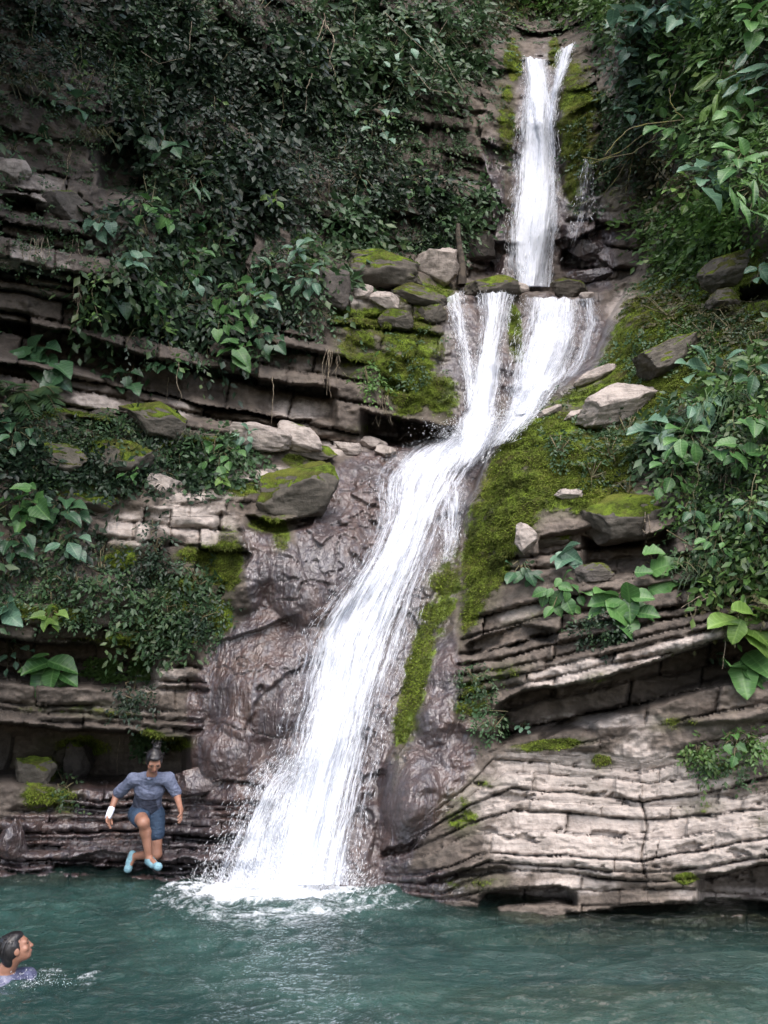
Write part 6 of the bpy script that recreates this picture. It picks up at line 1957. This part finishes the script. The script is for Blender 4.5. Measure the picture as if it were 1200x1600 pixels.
# ---- the woman leaping off the terrace
DY = 0.10
J = lambda u, v, y: at(u, v, y + DY)
sl_ = lambda a, b, t: a * (1 - t) + b * t
pel, che, nek = J(228, 1268, 9.82), J(234, 1229, 9.62), J(237, 1210, 9.48)
hdc = J(241, 1189, 9.34)
shR, shL = J(209, 1217, 9.54), J(262, 1216, 9.54)
elR, wrR = J(183, 1241, 9.72), J(171, 1272, 9.60)
elL, wrL = J(276, 1241, 9.62), J(282, 1264, 9.46)
hiR, hiL = J(216, 1272, 9.76), J(242, 1273, 9.78)
knR, anR = J(224, 1285, 9.42), J(233, 1341, 9.52)
knL, anL = J(244, 1334, 9.74), J(210, 1338, 9.90)
toR, toL = J(247, 1354, 9.40), J(200, 1358, 9.86)
hR = frame(vv(0.26, -0.72, -0.62), vv(0.1, -0.3, 1.0))
body = [('e', pel, (0.155, 0.115, 0.10)), ('c', pel, che, 0.115, 0.125), ('e', che, (0.155, 0.105, 0.14)), ('c', shR, sl_(che, nek, .7), 0.042, 0.05), ('c', shL, sl_(che, nek, .7), 0.042, 0.05), ('c', che, nek, 0.09, 0.05), ('c', nek, hdc + hR @ vv(0, -0.02, -0.05), 0.05, 0.048),
        ('c', shR, elR, 0.044, 0.042), ('c', elR, wrR, 0.041, 0.026), ('c', shL, elL, 0.044, 0.042), ('c', elL, wrL, 0.041, 0.026),
        ('c', hiR, knR, 0.092, 0.062), ('c', knR, knR * .72 + anR * .28 + vv(0, 0.02, 0), 0.058, 0.056), ('c', knR * .72 + anR * .28 + vv(0, 0.02, 0), anR, 0.056, 0.034),
        ('c', hiL, knL, 0.092, 0.060), ('c', knL, knL * .7 + anL * .3, 0.057, 0.055), ('c', knL * .7 + anL * .3, anL, 0.055, 0.034), ('c', anR, toR, 0.033, 0.026), ('c', anL, toL, 0.033, 0.026)]
body += head_prims(hdc, hR)
body += hand_prims(wrR, J(167, 1290, 9.54) - wrR, vv(0.8, -0.3, 0), 1) + hand_prims(wrL, J(284, 1279, 9.38) - wrL, vv(-0.8, 0.2, 0.2), -1)
B0 = J(232, 1352, 9.6)
wom = thing("person", "woman in a blue grey shirt and denim shorts leaping off the wet terrace, knee raised", "person", B0)
V, Q = skin_field(body, 0.0062)
link("body", mesh_np("body", V - B0, Q=Q, smooth=True), SKIN, wom)
wob_ = lambda P, a: P + a * np.stack([fbm(P * 9 + k * 20, 3) for k in range(3)], -1)
# shirt: torso and short wide sleeves
sl = lambda a, b, t: a * (1 - t) + b * t
hem = sl(pel, che, 0.12)
shirt = [('c', hem, che, 0.152, 0.142), ('e', hem, (0.176, 0.138, 0.06)), ('e', che + vv(0, 0.02, -.03), (0.166, 0.128, 0.125)), ('c', shR, sl(che, nek, .72), 0.062, 0.070), ('c', shL, sl(che, nek, .72), 0.062, 0.070), ('c', che, sl(che, nek, .72), 0.10, 0.066), ('c', shR, sl(shR, elR, .88), 0.064, 0.064), ('c', shL, sl(shL, elL, .86), 0.064, 0.064)]
V, Q = skin_field(shirt, 0.008)
V = wob_(V, 0.015) + 0.010 * fbm(V * np.array([16, 16, 7.0]), 3, .6)[:, None] * vv(0.3, -1, 0.2)
shm = mesh_np("shirt", V - B0, Q=Q, smooth=True)
sho = link("shirt", shm, SHIRT, wom)
shm.materials.append(SHIRT_DARK)
cen = (V[Q].mean(1))
up_ax = (che - pel) / np.linalg.norm(che - pel)
hgt = (cen - pel) @ up_ax
inpan = (hgt < np.linalg.norm(che - pel) * 0.86) & (hgt > 0.03) & (np.abs(cen[:, 0] - pel[0] - 0.02) < 0.145)
shm.polygons.foreach_set("material_index", inpan.astype(np.int32))
col_ = [('c', sl(che, nek, .78) + vv(-.055, -.045, .0), nek + vv(-.01, -.075, -.035), 0.014, 0.012), ('c', sl(che, nek, .78) + vv(.055, -.045, .0), nek + vv(-.01, -.075, -.035), 0.014, 0.012)]
V, Q = skin_field(col_, 0.005)
link("collar", mesh_np("collar", V - B0, Q=Q, smooth=True), SHIRT, sho)
# shorts
shorts = [('e', pel + vv(0, 0.01, -0.01), (0.175, 0.135, 0.105)), ('c', hiR, sl(hiR, knR, .42), 0.112, 0.104), ('c', hiL, sl(hiL, knL, .46), 0.112, 0.100)]
V, Q = skin_field(shorts, 0.008)
link("shorts", mesh_np("shorts", wob_(V, 0.008) - B0, Q=Q, smooth=True), SHORTS, wom)
for an, to, kn in ((anR, toR, knR), (anL, toL, knL)):
    heel = an + (an - kn) / np.linalg.norm(an - kn) * 0.05 - (to - an) / np.linalg.norm(to - an) * 0.03
    V, Q = skin_field([('c', heel, to, 0.040, 0.034), ('c', an, sl(heel, to, .5), 0.042, 0.040), ('e', to, (0.040, 0.042, 0.034))], 0.006)
    s_o = link("shoe", mesh_np("shoe", V - B0, Q=Q, smooth=True), SHOE, wom)
    dn = (an - kn) / np.linalg.norm(an - kn) * 0.03
    V, Q = skin_field([('c', heel + dn, to + dn, 0.030, 0.026)], 0.006)
    link("sole", mesh_np("sole", V - B0, Q=Q, smooth=True), SOLE, s_o)
fa = (wrR - elR) / np.linalg.norm(wrR - elR)
V, Q = skin_field([('c', wrR - fa * 0.055, wrR + fa * 0.03, 0.037, 0.033)], 0.005)
link("wristband", mesh_np("wristband", V - B0, Q=Q, smooth=True), BAND, wom)
w_ = lambda x, y, z: hdc + hR @ vv(x, y, z)
V, Q = skin_field([('e', w_(0, -0.026, 0.042), (0.083, 0.092, 0.088), hR, 0.02), ('e', w_(0, 0.045, 0.088), (0.060, 0.036, 0.030), hR, 0.02), ('e', w_(0.066, 0.0, 0.02), (0.018, 0.05, 0.06), hR, 0.02), ('e', w_(-0.066, 0.0, 0.02), (0.018, 0.05, 0.06), hR, 0.02),
                   ('e', w_(-0.02, -0.080, 0.135), (0.045, 0.045, 0.036), hR, 0.02), ('c', w_(-0.02, -0.07, 0.14), w_(-0.05, -0.11, 0.165), 0.02, 0.006, 0.02)], 0.006)
har = link("hair", mesh_np("hair", wob_(V, 0.010) - B0, Q=Q, smooth=True), HAIR, wom)
rh = np.random.default_rng(5)
tb = []
for i in range(46):
    a_ = rh.uniform(0, 2 * math.pi)
    p0 = w_(0.075 * math.cos(a_), -0.02 + 0.06 * math.sin(a_), 0.06 + 0.04 * rh.random()) if i < 26 else w_(-0.02 + rh.normal() * .02, -0.075 + rh.normal() * .02, 0.17)
    dd = hR @ vv(math.cos(a_) * .6, -0.3 + .3 * math.sin(a_), 0.6 * rh.normal() + (.5 if i >= 26 else -.2))
    tb.append(tube([p0, p0 + dd * 0.035, p0 + dd * 0.06 + vv(0, 0, -0.015) + rh.normal(size=3) * .01], [0.004, 0.003, 0.001], 4))
Vh, Qh = join_np(tb)
link("loose_strands", mesh_np("loose_strands", Vh - B0, Q=Qh), HAIR, har, kind="stuff")
face_parts(wom, B0, hdc, hR)

# ---- the swimmer looking up at her
sc_ = at(26, 1481, 7.02)
sR = frame(vv(0.86, 0.40, 0.30), vv(-0.25, 0, 1.0))
B1 = at(18, 1536, 7.0)
swim = thing("person", "swimmer with wet black hair and a lavender shirt, shoulders just out of the water", "person", B1)
k = 1.0
chs = B1 + vv(-0.07, 0.03, -0.115)
bod = head_prims(sc_, sR, k) + [('c', sc_ + sR @ vv(0, -0.025, -0.05), chs + vv(0, 0, 0.18), 0.056, 0.068), ('e', chs, (0.17, 0.12, 0.19)), ('c', chs + vv(-.19, -.05, .13), chs + vv(.13, .12, .10), 0.06, 0.06),
                                ('c', chs + vv(.13, .12, .10), chs + vv(.28, .03, -.10), 0.048, 0.042), ('c', chs + vv(.28, .03, -.10), chs + vv(.48, -.12, -.06), 0.04, 0.028),
                                ('c', chs + vv(-.19, -.05, .13), chs + vv(-.16, -.30, -.14), 0.048, 0.042), ('c', chs + vv(-.16, -.30, -.14), chs + vv(.06, -.40, -.10), 0.04, 0.028)]
bod += hand_prims(chs + vv(.48, -.12, -.06), vv(.8, -.5, -.1), vv(0, 0, -1), 1) + hand_prims(chs + vv(.06, -.40, -.10), vv(.9, -.2, 0), vv(0, 0, -1), -1)
V, Q = skin_field(bod, 0.0062)
link("body", mesh_np("body", V - B1, Q=Q, smooth=True), SKIN, swim)
V, Q = skin_field([('e', chs, (0.195, 0.145, 0.20)), ('c', chs + vv(-.19, -.05, .13), chs + vv(.13, .12, .10), 0.076, 0.074), ('c', chs + vv(.13, .12, .10), chs + vv(.25, .05, -.06), 0.062, 0.058), ('c', chs + vv(-.19, -.05, .13), chs + vv(-.17, -.25, -.09), 0.066, 0.062), ('c', chs, chs + vv(-.005, .01, .165), 0.12, 0.075)], 0.008)
link("shirt", mesh_np("shirt", wob_(V, 0.012) - B1, Q=Q, smooth=True), LAV, swim)
w_ = lambda x, y, z: sc_ + sR @ (vv(x, y, z) * k)
ks = lambda *a: tuple(x * k for x in a)
V, Q = skin_field([('e', w_(0, -0.032, 0.034), ks(0.083, 0.094, 0.092), sR, 0.02), ('e', w_(0, 0.022, 0.080), ks(0.062, 0.044, 0.030), sR, 0.03), ('e', w_(0, -0.075, -0.04), ks(0.066, 0.05, 0.075), sR, 0.03), ('e', w_(0.062, -0.03, 0.01), ks(0.024, 0.05, 0.06), sR, 0.02), ('e', w_(-0.062, -0.03, 0.01), ks(0.024, 0.05, 0.06), sR, 0.02)], 0.006)
har = link("hair", mesh_np("hair", wob_(V, 0.009) - B1, Q=Q, smooth=True), HAIR, swim)
tb = []
for i in range(70):
    a_, e_ = rh.uniform(0.6, 5.7), rh.uniform(0.0, 1.2)
    f_ = vv(math.sin(a_) * 0.086 * math.cos(e_), -0.032 + 0.097 * math.cos(a_) * math.cos(e_), 0.034 + 0.094 * math.sin(e_))
    g_ = f_ + vv(0, -0.03, -0.035)
    if g_[1] > 0.03:
        continue
    q_ = f_ + vv(0, -0.055, -0.085) * (0.7 + .5 * rh.random())
    tb.append(tube([w_(*f_), w_(*(g_ * 1.04)), w_(*q_)], [0.005, 0.004, 0.0015], 4))
Vh, Qh = join_np(tb)
link("wet_strands", mesh_np("wet_strands", Vh - B1, Q=Qh), HAIR, har, kind="stuff")
face_parts(swim, B1, sc_, sR, k)
print("terrain near her feet", surf(200, 1350), surf(235, 1352), surf(210, 1330), "toes", toL, toR)
